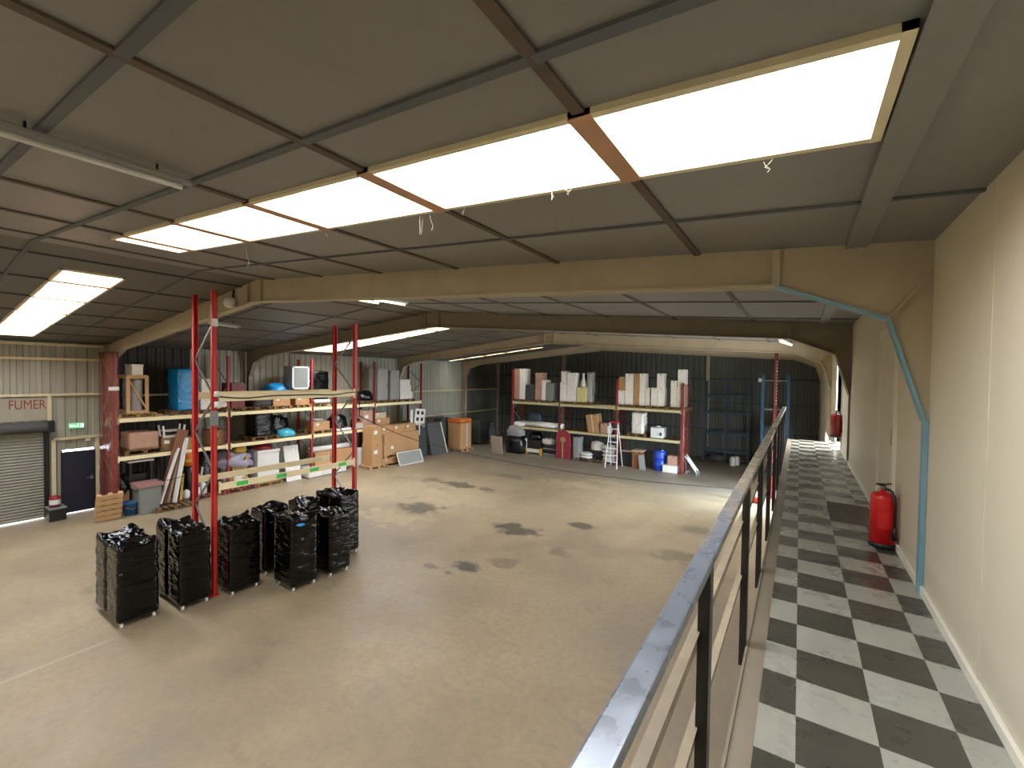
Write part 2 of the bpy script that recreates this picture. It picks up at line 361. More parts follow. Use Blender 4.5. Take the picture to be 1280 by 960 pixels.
def blob(c, rx, ry, rz, seed=0, amp=.15, n=14, flat=.5):
    """a sack or bag: lumpy ellipsoid with a flattened bottom"""
    mb = MB(); c = Vector(c); k = n//2+1
    for i in range(k+1):
        th = math.pi*i/k-math.pi/2
        for j in range(n):
            ph = 2*math.pi*j/n; d = Vector((math.cos(th)*math.cos(ph), math.cos(th)*math.sin(ph), math.sin(th)))
            f_ = 1+amp*noise.noise(d*2.3+Vector((seed*3.1, seed, 0)))+amp*.5*noise.noise(d*6+Vector((seed, 0, seed*2.0)))
            e = Vector((math.copysign(abs(d.x)**.75, d.x)*rx*f_, math.copysign(abs(d.y)**.75, d.y)*ry*f_, max(d.z, -flat)*rz*(f_ if d.z > -flat else 1)))
            mb.v.append(c+e+Vector((0, 0, rz*flat)))
    for i in range(k):
        for j in range(n): mb.f.append((i*n+j, i*n+(j+1) % n, (i+1)*n+(j+1) % n, (i+1)*n+j))
    return mb
# ------------------------------------------------------------------ roof geometry
RIDX = -9.0
def rz(x): return 5.55+.074*(RX-x) if x >= RIDX else 5.55+.074*(RX-RIDX)-.105*(RIDX-x)
RIDZ = rz(RIDX)
# ------------------------------------------------------------------ the setting
struct('floor', MB().box(-19.6, 1.6, BY-.3, FY+.3, -.2, 0), 'concrete')
# corrugated sheet: a trapezoid profile along y (or x), extruded in z
def corrugated(axis, plane, a0, a1, z0, z1, pitch=.25, dep=.035, sgn=1):
    mb = MB(); pts = []; a = a0
    while a < a1-1e-6:
        for da, dd in ((0, 0), (.38, 0), (.5, 1), (.88, 1)):
            if a+da*pitch < a1: pts.append((a+da*pitch, plane-sgn*dd*dep))
        a += pitch
    pts.append((a1, plane)); t = .006
    vs = []; n = len(pts)
    for z in (z0, z1):
        for a, d in pts: vs.append((d, a, z) if axis == 'y' else (a, d, z))
    mb.add(vs, [(i, i+1, n+i+1, n+i) for i in range(n-1)]); return mb
SH0, SH1, SHT = -4.6, -.93, 2.72           # roller shutter opening
D0, D1, DT = -.62, .16, 1.98               # side door opening
lw = sroot('wall_left')
segs = [(BY, SH0, 0, 5.3), (SH0, SH1, SHT, 5.3), (SH1, D0, 0, 5.3), (D0, D1, DT, 5.3), (D1, .5, 0, 5.3), (.5, 2.75, 0, 5.3), (2.75, 18.25, 0, 5.3), (18.25, FY, 0, 5.3)]
for a0, a1, z0, z1 in segs: corrugated('y', LX, a0, a1, z0, z1).build('cladding_sheet', 'wall_near_black' if .3 < a0 < 1 else 'wall_dark' if a0 > 18 else 'corrugated', lw)
mb = MB()
for a0, a1, z0, z1 in segs: mb.box(LX-.1, LX-.06, a0, a1, z0, z1)
mb.build('outer_skin', 'wall_dark', lw)
mb = MB()
for z in (3.68, 4.75): mb.box(LX+.005, LX+.09, BY, .35, z-.035, z+.035)
mb.box(LX+.005, LX+.1, BY, .35, 5.14, 5.22)
for z in (1.9, 3.4): mb.box(LX+.005, LX+.09, 13.2, FY-.05, z-.035, z+.035)
for z in (3.6,): mb.box(LX+.005, LX+.09, .8, 12, z-.035, z+.035)
mb.build('girt', 'girt_cream', lw)
mb = MB()
for a, z0, z1 in ((-.78, 0, 2.33), (.2, 0, 2.33), (-.86, 2.62, 3.66)): mb.box(LX+.01, LX+.1, a-.045, a+.045, z0, z1)
mb.box(LX+.01, LX+.1, -.78, .35, 2.3, 2.38); mb.box(LX+.01, LX+.09, .2, .5, 1.45, 1.5)
mb.build('cladding_post', 'girt_cream', lw)
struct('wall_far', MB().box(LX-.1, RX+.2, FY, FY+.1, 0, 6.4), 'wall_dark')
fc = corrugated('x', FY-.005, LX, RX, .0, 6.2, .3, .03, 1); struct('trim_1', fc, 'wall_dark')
struct('wall_rear', MB().box(LX-.1, RX+.2, BY-.1, BY, 0, 6.4), 'wall_cream')
wr = sroot('wall_right')
mb = MB()
OP0, OP1, OPT = 8.35, 9.95, 5.0            # doorway at the end of the walkway
GO0, GO1, GOT = 10.4, 15.2, 2.6            # loading opening below it
for a0, a1, z0, z1 in ((BY, OP0, 0, 5.6), (OP0, OP1, 0, WZ), (OP0, OP1, OPT, 5.6), (OP1, GO0, 0, 5.6), (GO0, GO1, GOT, 5.6), (GO1, FY, 0, 5.6)):
    mb.box(RX, RX+.12, a0, a1, z0, z1)
mb.build('wall_panel', 'wall_cream', wr)
mb = MB()
for a in (-4.4, -3.2, -2.0, -.79): mb.box(RX-.004, RX+.01, a-.007, a+.007, WZ, 5.54)
mb.build('panel_seam', 'wall_cream', wr)
struct('baseboard_right', MB().box(RX-.022, RX, BY, OP0, WZ, WZ+.06), 'trim_cream', bevel=.004)
# flush door in the right wall with a cream frame
dr = sroot('door_3'); jz = onx(1102, 421, RX).z; ya, yb = 1.72, onx(1100, 560, RX).y
mb = MB(); mb.box(RX-.03, RX, yb-.03, yb+.03, WZ, jz); mb.box(RX-.03, RX, ya-.03, ya+.03, WZ, jz); mb.box(RX-.03, RX, ya-.03, yb+.03, jz, jz+.05)
mb.build('door_frame', 'trim_cream', dr)
MB().box(RX-.012, RX, ya+.03, yb-.03, WZ+.01, jz).build('door_leaf', 'wall_cream', dr)
MB().box(RX-.03, RX-.012, ya+.07, ya+.1, WZ+.95, WZ+1.12).build('door_handle', 'zinc', dr)
# doorway at the end of the walkway: reveal
mb = MB(); mb.box(RX-.02, RX+.14, OP0-.06, OP0, WZ, OPT); mb.box(RX-.02, RX+.14, OP1, OP1+.06, WZ, OPT); mb.box(RX-.02, RX+.14, OP0-.06, OP1+.06, OPT, OPT+.07)
struct('door_4', mb, 'trim_cream')
# mezzanine walkway
WX0 = -.245; WEND = 9.75
mw = sroot('walkway_floor')
MB().box(-.155, RX, BY, WEND, WZ-.02, WZ).build('tile_floor', 'checker_tiles', mw)
MB().box(WX0, -.155, BY, WEND, WZ-.16, WZ-.004).build('edge_strip', 'slab_edge', mw)
MB().box(-.155, RX, BY, WEND, WZ-.16, WZ-.02).build('slab', 'slab_edge', mw)
mb = MB(); mb.box(WX0-.012, WX0, BY, WEND, WZ-.16, WZ+.008); mb.build('edge_angle', 'slab_edge', mw)
mb = MB()
for y in (-6, -1.5, 3, 7.2): mb.box(RX-.25, RX-.13, y-.06, y+.06, 0, WZ-.16)
mb.build('support_column', 'frame_tan', mw)
# ceiling boards with the roof light openings left out
SKW = (-2.25, -1.5)
strips = {'R': [(-7.3, .25, -2.25, -1.5), (-7.3, .25, -8.2, -7.3), (-7.3, -.9, 8.0, 8.9)], 'L': [(-17.6, -10.25, -2.15, -1.3), (-17.6, -10.25, -8.2, -7.3), (-17.5, -10.5, 6.35, 7.75), (-18.4, -11.7, 16.4, 16.68)]}  # rear strips and the right one past the second frame added unseen for light
cl = sroot('ceiling')
def board(side):
    rects = strips[side]; xa, xb = (RIDX, RX+.15) if side == 'R' else (LX-.1, RIDX)
    xs = sorted({xa, xb, *[r[0] for r in rects], *[r[1] for r in rects]}); ys = sorted({BY-.1, FY+.1, *[r[2] for r in rects], *[r[3] for r in rects]})
    mb = MB()
    for i in range(len(xs)-1):
        for j in range(len(ys)-1):
            x0, x1, y0, y1 = xs[i], xs[i+1], ys[j], ys[j+1]; xm, ym = (x0+x1)/2, (y0+y1)/2
            if any(r[0] < xm < r[1] and r[2] < ym < r[3] for r in rects): continue
            z0, z1 = rz(x0), rz(x1); t = .03
            mb.add([(x0, y0, z0), (x1, y0, z1), (x1, y1, z1), (x0, y1, z0), (x0, y0, z0+t), (x1, y0, z1+t), (x1, y1, z1+t), (x0, y1, z0+t)], [(0, 1, 2, 3), (7, 6, 5, 4), (0, 4, 5, 1), (1, 5, 6, 2), (2, 6, 7, 3), (3, 7, 4, 0)])
    mb.build('ceiling_board', 'ceiling_board' if side == 'R' else 'ceiling_board_dark', cl)
board('R'); board('L')
PUR = [-.87-1.49*k for k in range(6)]; PUL = [-9.6-1.49*k for k in range(6)]+[-18.3]
def cutspans(x, side, y0=BY, y1=FY):
    cuts = sorted((r[2], r[3]) for r in strips[side] if r[0]-.05 < x < r[1]+.05); out = []; a = y0
    for c0, c1 in cuts: out.append((a, c0)); a = c1
    out.append((a, y1)); return out
mb = MB()
for side, xs in (('R', PUR), ('L', PUL)):
    mb = MB()
    for x in xs:
        for a, b_ in cutspans(x, side): mb.box(x-.028, x+.028, a, b_, rz(x)-.018, rz(x)+.004)
    mb.build('purlin_strip', 'rust_bar' if side == 'R' else 'purlin_dark', cl)
mb = MB()
for a, b_ in cutspans(.33, 'R'): mb.box(.26, .40, a, b_, rz(.33)-.03, rz(.33)+.01)
mb.build('edge_board', 'ceiling_board', cl); mb = MB()
def crossbar(y, xa, xb, w=.035):
    mb.bar((xa, y, rz(xa)-.006), (xb, y, rz(xb)-.006), w*2, .024)
for y in (-6.8, -3.42, -2.64, -.62, 1.45, 3.5, 5.6, 7.6, 9.9, 11.9, 14, 16.0, 18.1, 20.2):
    w = .026 if y in (-3.42, -2.64) else .014
    if not any(r[2]-.1 < y < r[3]+.1 for r in strips['R']): crossbar(y, RX, RIDX, w)
    if not any(r[2]-.1 < y < r[3]+.1 for r in strips['L']): crossbar(y, RIDX, LX, w)
mb.build('joint_strip', 'joint_bar', cl)
# roof lights: curb, dividers, translucent sheets
wi = 1
def rooflight(x0, x1, y0, y1, divs, h=.2):
    global wi
    t = sroot(f'window_{wi}'); wi += 1
    sl = lambda x, dz: rz(x)+dz
    e = .055 if x1 > RIDX else .1
    def plate(xa, ya, xb, yb, w=.02, dn=-.03, u=h):
        d = Vector((xb-xa, yb-ya, 0)).normalized(); nrm = Vector((-d.y, d.x, 0))*w
        return [(xa, ya, sl(xa, dn)), (xb, yb, sl(xb, dn)), (xb+nrm.x, yb+nrm.y, sl(xb, dn)), (xa+nrm.x, ya+nrm.y, sl(xa, dn))], [(xa, ya, sl(xa, u)), (xb, yb, sl(xb, u)), (xb+nrm.x, yb+nrm.y, sl(xb, u)), (xa+nrm.x, ya+nrm.y, sl(xa, u))]
    mb = MB()
    for xa, ya, xb, yb in ((x0, y0, x1, y0), (x1, y0, x1, y1), (x1, y1, x0, y1), (x0, y1, x0, y0)):
        lo, hi = plate(xa, ya, xb, yb, .04); mb.add(lo+hi, [(0, 1, 2, 3), (7, 6, 5, 4), (0, 4, 5, 1), (1, 5, 6, 2), (2, 6, 7, 3), (3, 7, 4, 0)])
    mb.build('window_frame', 'curb_cream', t)
    for x in divs:
        mb = MB(); mb.add([(x-e, y0, sl(x, -.035)), (x+e, y0, sl(x, -.035)), (x+e, y1, sl(x, -.035)), (x-e, y1, sl(x, -.035)), (x-e, y0, sl(x, h)), (x+e, y0, sl(x, h)), (x+e, y1, sl(x, h)), (x-e, y1, sl(x, h))], [(0, 1, 2, 3), (7, 6, 5, 4), (0, 4, 5, 1), (1, 5, 6, 2), (2, 6, 7, 3), (3, 7, 4, 0)])
        mb.build('glazing_bar', 'curb', t)
    xs = [x0]+sorted(divs)+[x1]
    for a, b_ in zip(xs, xs[1:]):
        mb = MB(); mb.add([(a, y0, sl(a, h)), (b_, y0, sl(b_, h)), (b_, y1, sl(b_, h)), (a, y1, sl(a, h))], [(0, 1, 2, 3)]); mb.build('pane', 'rooflight_sheet', t)
for side, ps in (('R', PUR), ('L', PUL)):
    for r in strips[side]: rooflight(*r, [x for x in ps if r[0]+.2 < x < r[1]-.2])
# steel portal frames
ti = 4
def portal(yr, yg, yl, m='frame_tan', blue=True):
    global ti; t = sroot(f'trim_{ti}'); ti += 1; D = .33; tw = .012
    yf = lambda x: yg+(yr-yg)*(x-RIDX)/(RX-RIDX) if x > RIDX else yg+(yl-yg)*(RIDX-x)/(RIDX-LX)
    def webpoly(pts):
        n = len(pts); mb = MB(); mb.add([(x, yf(x)-tw, z) for x, z in pts]+[(x, yf(x)+tw, z) for x, z in pts], [tuple(range(n-1, -1, -1)), tuple(range(n, 2*n))]+[(i, (i+1) % n, n+(i+1) % n, n+i) for i in range(n)]); return mb
    hx = -.22
    web = [(RX, rz(RX)), (RIDX, RIDZ), (RIDX, RIDZ-D-.1), (hx-.9, rz(hx-.9)-D), (hx, rz(hx)-D), (.54, 4.97), (RX-.03, 4.19), (RX, 4.19)]
    webpoly(web).build('rafter_web', m, t)
    hl = LX+1.5
    wl = [(RIDX, RIDZ), (LX+.02, rz(LX)), (LX+.02, 0), (LX+.32, 0), (LX+.32, 4.25), (LX+.62, 4.82), (hl, rz(hl)-D), (RIDX, RIDZ-D-.1)]
    webpoly(wl).build('rafter_web', m, t)
    mb = MB()
    def fl(a, b_, w=.17): mb.bar((a[0], yf(a[0]), a[1]), (b_[0], yf(b_[0]), b_[1]), w, .022, (0, 0, 1) if abs(b_[0]-a[0]) > abs(b_[1]-a[1])*.1 else (1, 0, 0))
    fl((RIDX, RIDZ-D-.1), (hx, rz(hx)-D)); fl((RIDX, RIDZ-D-.1), (hl, rz(hl)-D)); fl((hl, rz(hl)-D), (LX+.62, 4.82)); fl((LX+.62, 4.82), (LX+.32, 4.25)); fl((LX+.32, 4.25), (LX+.32, 0))
    mb.build('bottom_flange', m, t)
    mb = MB(); fl((hx, rz(hx)-D), (.54, 4.97), .12 if blue else .15); fl((.54, 4.97), (RX-.03, 4.19), .1 if blue else .15)
    mb.bar((RX-.018, yf(RX), 4.2), (RX-.018, yf(RX), WZ if yr < OP0 else 0), .07, .03, (1, 0, 0))
    mb.build('knee_flange', 'flange_blue' if blue else m, t)
    mb = MB(); mb.bar((.54, yf(.54)-.04, 4.97), (.72, yf(.72)-.04, rz(.7)-D), .02, .06, (0, 1, 0)); mb.bar((hx, yf(hx)-.045, rz(hx)-D), (hx, yf(hx)-.045, rz(hx)-.01), .03, .06)
    for dx in (-.25, .25): mb.box(RIDX+dx-.02, RIDX+dx+.02, yg-.06, yg+.06, RIDZ-D-.1, rz(RIDX+dx))
    mb.build('stiffener', m, t)
    return t
portal(.45, .35, .5)
portal(6.5, 5.3, 4.7, 'frame_dark', False)
portal(12.5, 12.4, 12.6, 'frame_tan', False)
portal(18.4, 18.4, 18.2, 'frame_tan', False)
# posts and rails on the far wall
mb = MB()
for px in (623, 705, 885): x = ony(px, 500, FY).x; mb.box(x-.09, x+.09, FY-.2, FY-.04, 0, rz(x)-.02)
struct('trim_2', mb, 'frame_tan')
mb = MB()
for z in (1.6, 3.1, 4.4): mb.box(LX+.1, RX, FY-.09, FY-.04, z-.04, z+.04)
struct('trim_3', mb, 'dull_blue')

# roller shutter, side door
t = sroot('door_1'); mb = MB(); z = .03
while z < SHT-.02:
    mb.add([(LX-.02, SH0, z), (LX-.02, SH1, z), (LX+.005, SH1, z+.045), (LX+.005, SH0, z+.045), (LX-.02, SH0, z+.085), (LX-.02, SH1, z+.085)], [(0, 1, 2, 3), (3, 2, 5, 4)]); z += .085
mb.build('shutter_curtain', 'shutter', t)
mb = MB(); mb.box(LX-.01, LX+.06, SH1-.05, SH1+.07, 0, SHT+.1); mb.box(LX-.01, LX+.06, SH0-.07, SH0+.05, 0, SHT+.1); mb.build('guide_rail', 'steel_dark', t)
MB().cyl((LX+.16, SH0, SHT+.02), (LX+.16, SH1+.05, SHT+.02), .15, n=20).build('shutter_drum', 'grey_dark', t, smooth=False)
MB().box(LX+.0, LX+.34, SH1-.0, SH1+.14, SHT-.14, SHT+.2).build('drum_bracket', 'steel_dark', t)
t = sroot('door_2')
MB().box(LX-.03, LX+.01, D0+.03, D1-.03, .03, DT-.06).build('door_leaf', 'door_blue', t, bevel=.004)
mb = MB(); mb.box(LX+.01, LX+.04, D1-.12, D1-.06, .98, 1.1); mb.cyl((LX+.03, D1-.09, 1.05), (LX+.08, D1-.09, 1.05), .012); mb.bar((LX+.08, D1-.1, 1.05), (LX+.08, D1-.22, 1.05), .02, .02); mb.build('door_handle', 'zinc', t)
mb = MB(); mb.box(LX-.04, LX+.05, D0, D0+.03, 0, DT); mb.box(LX-.04, LX+.05, D1-.03, D1, 0, DT); mb.build('door_frame', 'steel_dark', t)

# ------------------------------------------------------------------ generic goods
PROTO = {}
def pallet(loc, label, along='y', m='old_wood', group=None, L_=1.0, D_=1.2):
    """L_ runs along the rack, D_ across it"""
    key = ('pallet', along, m, L_, D_)
    if key not in PROTO:
        t = thing('pallet', label, 'pallet', (0, 0, 0))
        deck = MB(); a, b_ = (D_, L_) if along == 'y' else (L_, D_)      # a: x size, b: y size
        nb = 6
        for i in range(nb):
            if along == 'y': yc = -b_/2+b_*(i+.5)/nb; deck.box(-a/2, a/2, yc-.055, yc+.055, .115, .14)
            else: xc = -a/2+a*(i+.5)/nb; deck.box(xc-.055, xc+.055, -b_/2, b_/2, .115, .14)
        deck.build('deck_boards', m, t)
        def comb(q): return [(-q, 0), (q, 0), (q, .115), (q-.1, .115), (q-.1, .022), (.05, .022), (.05, .115), (-.05, .115), (-.05, .022), (-q+.1, .022), (-q+.1, .115), (-q, .115)]
        for f_ in (-1, 0, 1):
            rn = MB(); c_ = f_*((a if along == 'y' else b_)/2-.06)
            if along == 'y': rn.prism([(c_-.05, y, z) for y, z in comb(b_/2)], (.1, 0, 0))
            else: rn.prism([(x, c_-.05, z) for x, z in comb(a/2)], (0, .1, 0))
            rn.build('runner', m, t)
        PROTO[key] = t
    else:
        t = copy_tree(PROTO[key])
    t.location = loc; tag(t, label, 'pallet', group); t.name = 'pallet'
    return t
def carton(x0, x1, y0, y1, z0, z1, label, m='carton', group=None, tp='tape', face='x', name='cardboard_box', sticker=True, rot=0):
    x0, x1 = sorted((x0, x1)); y0, y1 = sorted((y0, y1))
    t = thing(name, label, 'box', ((x0+x1)/2, (y0+y1)/2, z0), group); t.rotation_euler.z = rot
    h = z1-z0; hx_, hy_ = (x1-x0)/2, (y1-y0)/2; o = t.location
    mb = MB(); mb.box(x0, x1, y0, y1, z0, z1-.006)
    if hx_ > hy_: mb.box(x0+.003, x1-.003, y0+.003, o.y-.004, z1-.006, z1); mb.box(x0+.003, x1-.003, o.y+.004, y1-.003, z1-.006, z1)
    else: mb.box(x0+.003, o.x-.004, y0+.003, y1-.003, z1-.006, z1); mb.box(o.x+.004, x1-.003, y0+.003, y1-.003, z1-.006, z1)
    mb.build('box_body', m, t)
    w = min(.03, hx_*.25, hy_*.25); dn = min(.1, h*.3); mb = MB()
    if hx_ > hy_: mb.box(x0-.002, x1+.002, o.y-w, o.y+w, z1, z1+.002); mb.box(x1, x1+.002, o.y-w, o.y+w, z1-dn, z1); mb.box(x0-.002, x0, o.y-w, o.y+w, z1-dn, z1)
    else: mb.box(o.x-w, o.x+w, y0-.002, y1+.002, z1, z1+.002); mb.box(o.x-w, o.x+w, y0-.002, y0, z1-dn, z1); mb.box(o.x-w, o.x+w, y1, y1+.002, z1-dn, z1)
    mb.build('tape', tp, t)
    if sticker:
        mb = MB(); s_ = min(.22, hy_*.7, h*.35) if face == 'x' else min(.2, hx_*.7, h*.35)
        if face == 'x': mb.box(x1, x1+.002, y0+.35*hy_, y0+.35*hy_+s_, z0+h*.55, z0+h*.55+s_*.8)
        else: mb.box(o.x-.1*hx_, o.x-.1*hx_+s_, y0-.002, y0, z0+h*.55, z0+h*.55+s_*.8)
        mb.build('shipping_label', 'paper', t)
    return t
def one(mb, name, m, label, cat, org, group=None, smooth=False, bevel=0):
    mb.org = org; o = mb.build(name, m, None, smooth, bevel); return tag(o, label, cat, group)
def wrapped(x0, x1, y0, y1, z0, z1, label, m='black_wrap', name='wrapped_load', cat='wrapped goods', group=None, **k):
    return one(crumple(x0, x1, y0, y1, z0, z1, **k), name, m, label, cat, ((x0+x1)/2, (y0+y1)/2, z0), group, True)

# ------------------------------------------------------------------ racks
def rack_frame(t, axis, a, f0, f1, z1, m, bm='zinc', foot=True):
    """upright frame at position a along the rack, posts at f0 (front) and f1 (rear)"""
    for f in (f0, f1):
        w = .043; mb = MB()
        # a C-section post: web and two flanges, with slots drawn as raised lips
        if axis == 'y':
            s_ = 1 if f == f0 else -1
            mb.box(f-.012*s_, f-.002*s_, a-w, a+w, 0, z1); mb.box(f-.09*s_, f-.002*s_, a-w, a-w+.01, 0, z1); mb.box(f-.09*s_, f-.002*s_, a+w-.01, a+w, 0, z1)
        else:
            s_ = -1 if f == f0 else 1
            mb.box(a-w, a+w, f-.012*s_, f-.002*s_, 0, z1); mb.box(a-w, a-w+.01, f-.09*s_, f-.002*s_, 0, z1); mb.box(a+w-.01, a+w, f-.09*s_, f-.002*s_, 0, z1)
        p = mb.build('upright', m, t)
        if foot:
            mb = MB()
            if axis == 'y': mb.box(f-.09, f+.03 if f == f0 else f+.09, a-.08, a+.08, 0, .01)
            else: mb.box(a-.08, a+.08, f-.09, f+.09, 0, .01)
            mb.build('foot_plate', m, p)
    mb = MB(); z = .2; k = 0
    while z+.75 < z1:
        p0, p1 = ((f0, f1) if k % 2 else (f1, f0)); s0 = -.035 if f0 > f1 else .035
        q0, q1 = p0+(s0 if p0 == f0 else -s0), p1+(s0 if p1 == f0 else -s0)
        if axis == 'y': mb.bar((q0, a, z), (q1, a, z+.75), .03, .03)
        else: mb.bar((a, q0, z), (a, q1, z+.75), .03, .03)
        z += .75; k += 1
    mb.build('brace', bm, t)
def beams(t, axis, a0, a1, f0, f1, z, m, h=.12, deck=None):
    for f in (f0, f1):
        s_ = -1 if f == max(f0, f1) else 1
        mb = MB()
        if axis == 'y': mb.box(f, f+s_*-.04, a0+.05, a1-.05, z-h, z); 
        else: mb.box(a0+.05, a1-.05, f, f+s_*-.04, z-h, z)
        b_ = mb.build('beam', m, t)
        for a, s2 in ((a0+.05, 1), (a1-.05, -1)):
            mb = MB()
            if axis == 'y': mb.box(f-.005, f+s_*-.046, a, a+s2*.035, z-h-.05, z+.04)
            else: mb.box(a, a+s2*.035, f-.005, f+s_*-.046, z-h-.05, z+.04)
            mb.build('beam_end_plate', m, b_)
    if deck:
        mb = MB(); n = int((a1-a0-.12)/.16); lo, hi = min(f0, f1), max(f0, f1)
        for i in range(n):
            a = a0+.06+(a1-a0-.12)*i/n
            if axis == 'y': mb.box(lo, hi, a, a+.13, z, z+.018)
            else: mb.box(a, a+.13, lo, hi, z, z+.018)
        mb.build('shelf_deck', deck, t)
# --- front rack standing in the middle of the floor
FXF, FXR = -9.62, -10.58
ya_ = onx(269, 640, FXF).y; yb_ = onx(444.5, 560, FXF).y
ra = thing('pallet_rack', 'empty bright red pallet rack bay standing in the middle of the floor', 'pallet rack', (FXF, ya_, 0))
rack_frame(ra, 'y', ya_, FXF, FXR, 6.05, 'red_paint'); rack_frame(ra, 'y', yb_, FXF, FXR, 5.75, 'red_paint')
ZL, ZH = 2.23, 4.02
beams(ra, 'y', ya_, yb_, FXF, FXR, ZL, 'beam_cream', .13); beams(ra, 'y', ya_, yb_, FXF, FXR, ZH, 'beam_cream', .15)
mb = MB()
for px, py in ((303, 600), (352, 593), (393, 586), (428, 578)):
    y = onx(px, py, FXF+.04).y; MB().box(FXF+.04, FXF+.043, y-.11, y+.11, ZL-.105, ZL-.02).build('green_label', 'green_label', ra)['label'] = 'green bay label'
MB().box(FXF, FXF+.006, ya_-.05, ya_+.05, 5.35, 5.5).build('white_label', 'paper', ra)['label'] = 'white paper label high on the post'
q = onx(453, 531, FXF+.03); MB().box(FXF, FXF+.01, yb_+.0, yb_+.22, q.z-.09, q.z+.05).build('notice_card', 'paper', ra)['label'] = 'white notice card on the far post'
# cable along the top beam
pts = []; n = 30
for i in range(n+1):
    s_ = i/n; y = ya_+.05+(yb_-ya_-.05)*s_; pts.append((FXF+.055, y, ZH-.05-.05*math.sin(s_*math.pi*2.2)**2-.02*math.sin(s_*17)))
e = onz(575, 565, .012); st = Vector((FXF+.06, yb_+.06, 3.35))
pts += [(FXF+.06, yb_+.05, ZH-.2), (FXF+.06, yb_+.06, 3.6), tuple(st)]
for i in range(1, 13): s_ = i/12; p = st.lerp(e, s_); pts.append((p.x, p.y, p.z-.25*math.sin(math.pi*s_)*(1-s_)))
for px, py in ((600, 570), (640, 578), (700, 588), (760, 596), (820, 603), (880, 608), (930, 612), (960, 613)):
    p = onz(px, py, .012); pts.append(tuple(p))
one(MB().tube(pts, .013, 6), 'cable', 'cable_black', 'long black cable draped along the red rack and trailing across the floor', 'cable', (FXF, yb_, 0), smooth=True)
# white rag and small tag tied to the near post
t = thing('work_lamp', 'crumpled white bundle tied to the near post of the red rack', 'bundle', (FXF+.1, ya_, ZH-.25))
blob((FXF+.1, ya_+.05, ZH-.26), .08, .1, .08, 3, .45).build('white_bundle', 'white_wrap', t, True)
blob((FXF+.08, ya_+.0, ZH-.05), .05, .05, .07, 5, .4).build('upper_knot', 'white_wrap', t, True)
MB().box(FXF+.03, FXF+.05, ya_-.1, ya_+.04, ZH-.62, ZH-.33).build('hanging_tag', 'grey_plastic', t)
t.name = 'tied_bundle'
# --- rack run along the left wall
GX, GR = -17.2, -18.3
PY = [.27, 3.4, 6.62, 9.86, 13.0]
rl = thing('pallet_rack', 'long red pallet rack with cream beams loaded along the left wall', 'pallet rack', (GX, PY[0], 0))
for i, y in enumerate(PY): rack_frame(rl, 'y', y, GX, GR, 5.0, 'dark_red' if i in (0, 3) else 'red_mid')
Z1, Z2 = 1.80, 2.97
for i in range(4):
    if i < 3: beams(rl, 'y', PY[i], PY[i+1], GX, GR, Z1, 'beam_cream', .12, 'old_wood')
    else: pass
    beams(rl, 'y', PY[i], PY[i+1], GX, GR, Z2, 'beam_cream', .12)
beams(rl, 'y', PY[3], PY[4], GX, GR, Z1, 'beam_cream', .12, 'old_wood')
for z0, z1, sd in ((.0, 5.0, 1), ):
    crumple(GR-.05, GX+.05, PY[0]-.1, PY[0]+.09, .12, 5.0, .015, 4, .16, .0).build('shrouding_film', 'red_film', rl, True)['label'] = 'red plastic film wound around the end frame'
q = onx(141, 486, GX+.06); MB().box(GX+.06, GX+.08, q.y-.1, q.y+.14, q.z-.05, q.z+.06).build('notice_card', 'paper', rl)['label'] = 'small white notice card on the wrapped end frame'
ZD = Z1+.018
def lrange(x0, x1, d, xf=GX, yref=540):
    y0 = onx(x0, yref, xf-d).y; y1 = onx(x1, yref, xf).y
    if y1 < y0+.2: y0 = onx(x0, yref, xf).y
    return y0, y1
def topz(px, py, xf=GX): return onx(px, py, xf).z
def lpal(yc, z, what, lvl, m='old_wood', L_=1.0): return pallet((GX-.55, yc, z), f'wooden pallet under the {what} on the {lvl}', 'y', m, 'pallets on the left rack', L_)
# top shelf
y0, y1 = lrange(147, 184, 1.0); zt = topz(166, 470); zb = Z2+.14
lpal((y0+y1)/2, Z2, 'timber crate', 'top shelf', 'wood')
t = thing('timber_crate', 'open timber crate holding a plastic wrapped machine, left end of top shelf', 'crate', (GX-.5, (y0+y1)/2, zb))
mb = MB(); X0, X1 = GX-1.02, GX-.02
for x in (X0, X1):
    for y in (y0, y1): mb.box(x-.04, x+.04, y-.04, y+.04, zb, zt)
for z in (zb+.04, zt-.04):
    for x in (X0, X1): mb.box(x-.03, x+.03, y0, y1, z-.04, z+.04)
    for y in (y0, y1): mb.box(X0, X1, y-.03, y+.03, z-.04, z+.04)
mb.bar((X1+.01, y0, zt-.1), (X1+.01, y1, zb+.1), .03, .08, (1, 0, 0))
mb.build('crate_frame', 'crate_wood', t)
MB().box(X0, X1, y0-.02, y1+.02, zt, zt+.025).build('crate_lid', 'crate_wood', t)
crumple(X0+.08, X1-.06, y0+.1, y1-.08, zb, zt-.08, .02, 3).build('machine', 'clear_wrap', t, True)
MB().box(X0+.2, X1-.2, y0+.25, y1-.3, zb+.05, zt-.4).build('machine_body', 'white_paint', t, bevel=.02)
z_ = zt+.025; ya, yb = onx(161, 460, GX-.4).y, onx(179, 460, GX-.1).y
t = thing('foam_box', 'white foam box standing on top of the timber crate', 'box', (GX-.4, (ya+yb)/2, z_))
MB().box(GX-.75, GX-.1, ya, yb, z_, z_+.26).build('box_body', 'carton_white', t, bevel=.015); MB().box(GX-.76, GX-.09, ya-.01, yb+.01, z_+.26, z_+.34).build('box_lid', 'carton_white', t, bevel=.015)
y0, y1 = lrange(209, 247, 1.0); lpal((y0+y1)/2, Z2, 'blue wrapped load', 'top shelf')
wrapped(GX-1.0, GX-.05, y0, y1, zb, topz(228, 461), 'tall pallet load wrapped in shiny blue film on the top shelf', 'blue_wrap', amp=.03, fold=.8, seed=2)
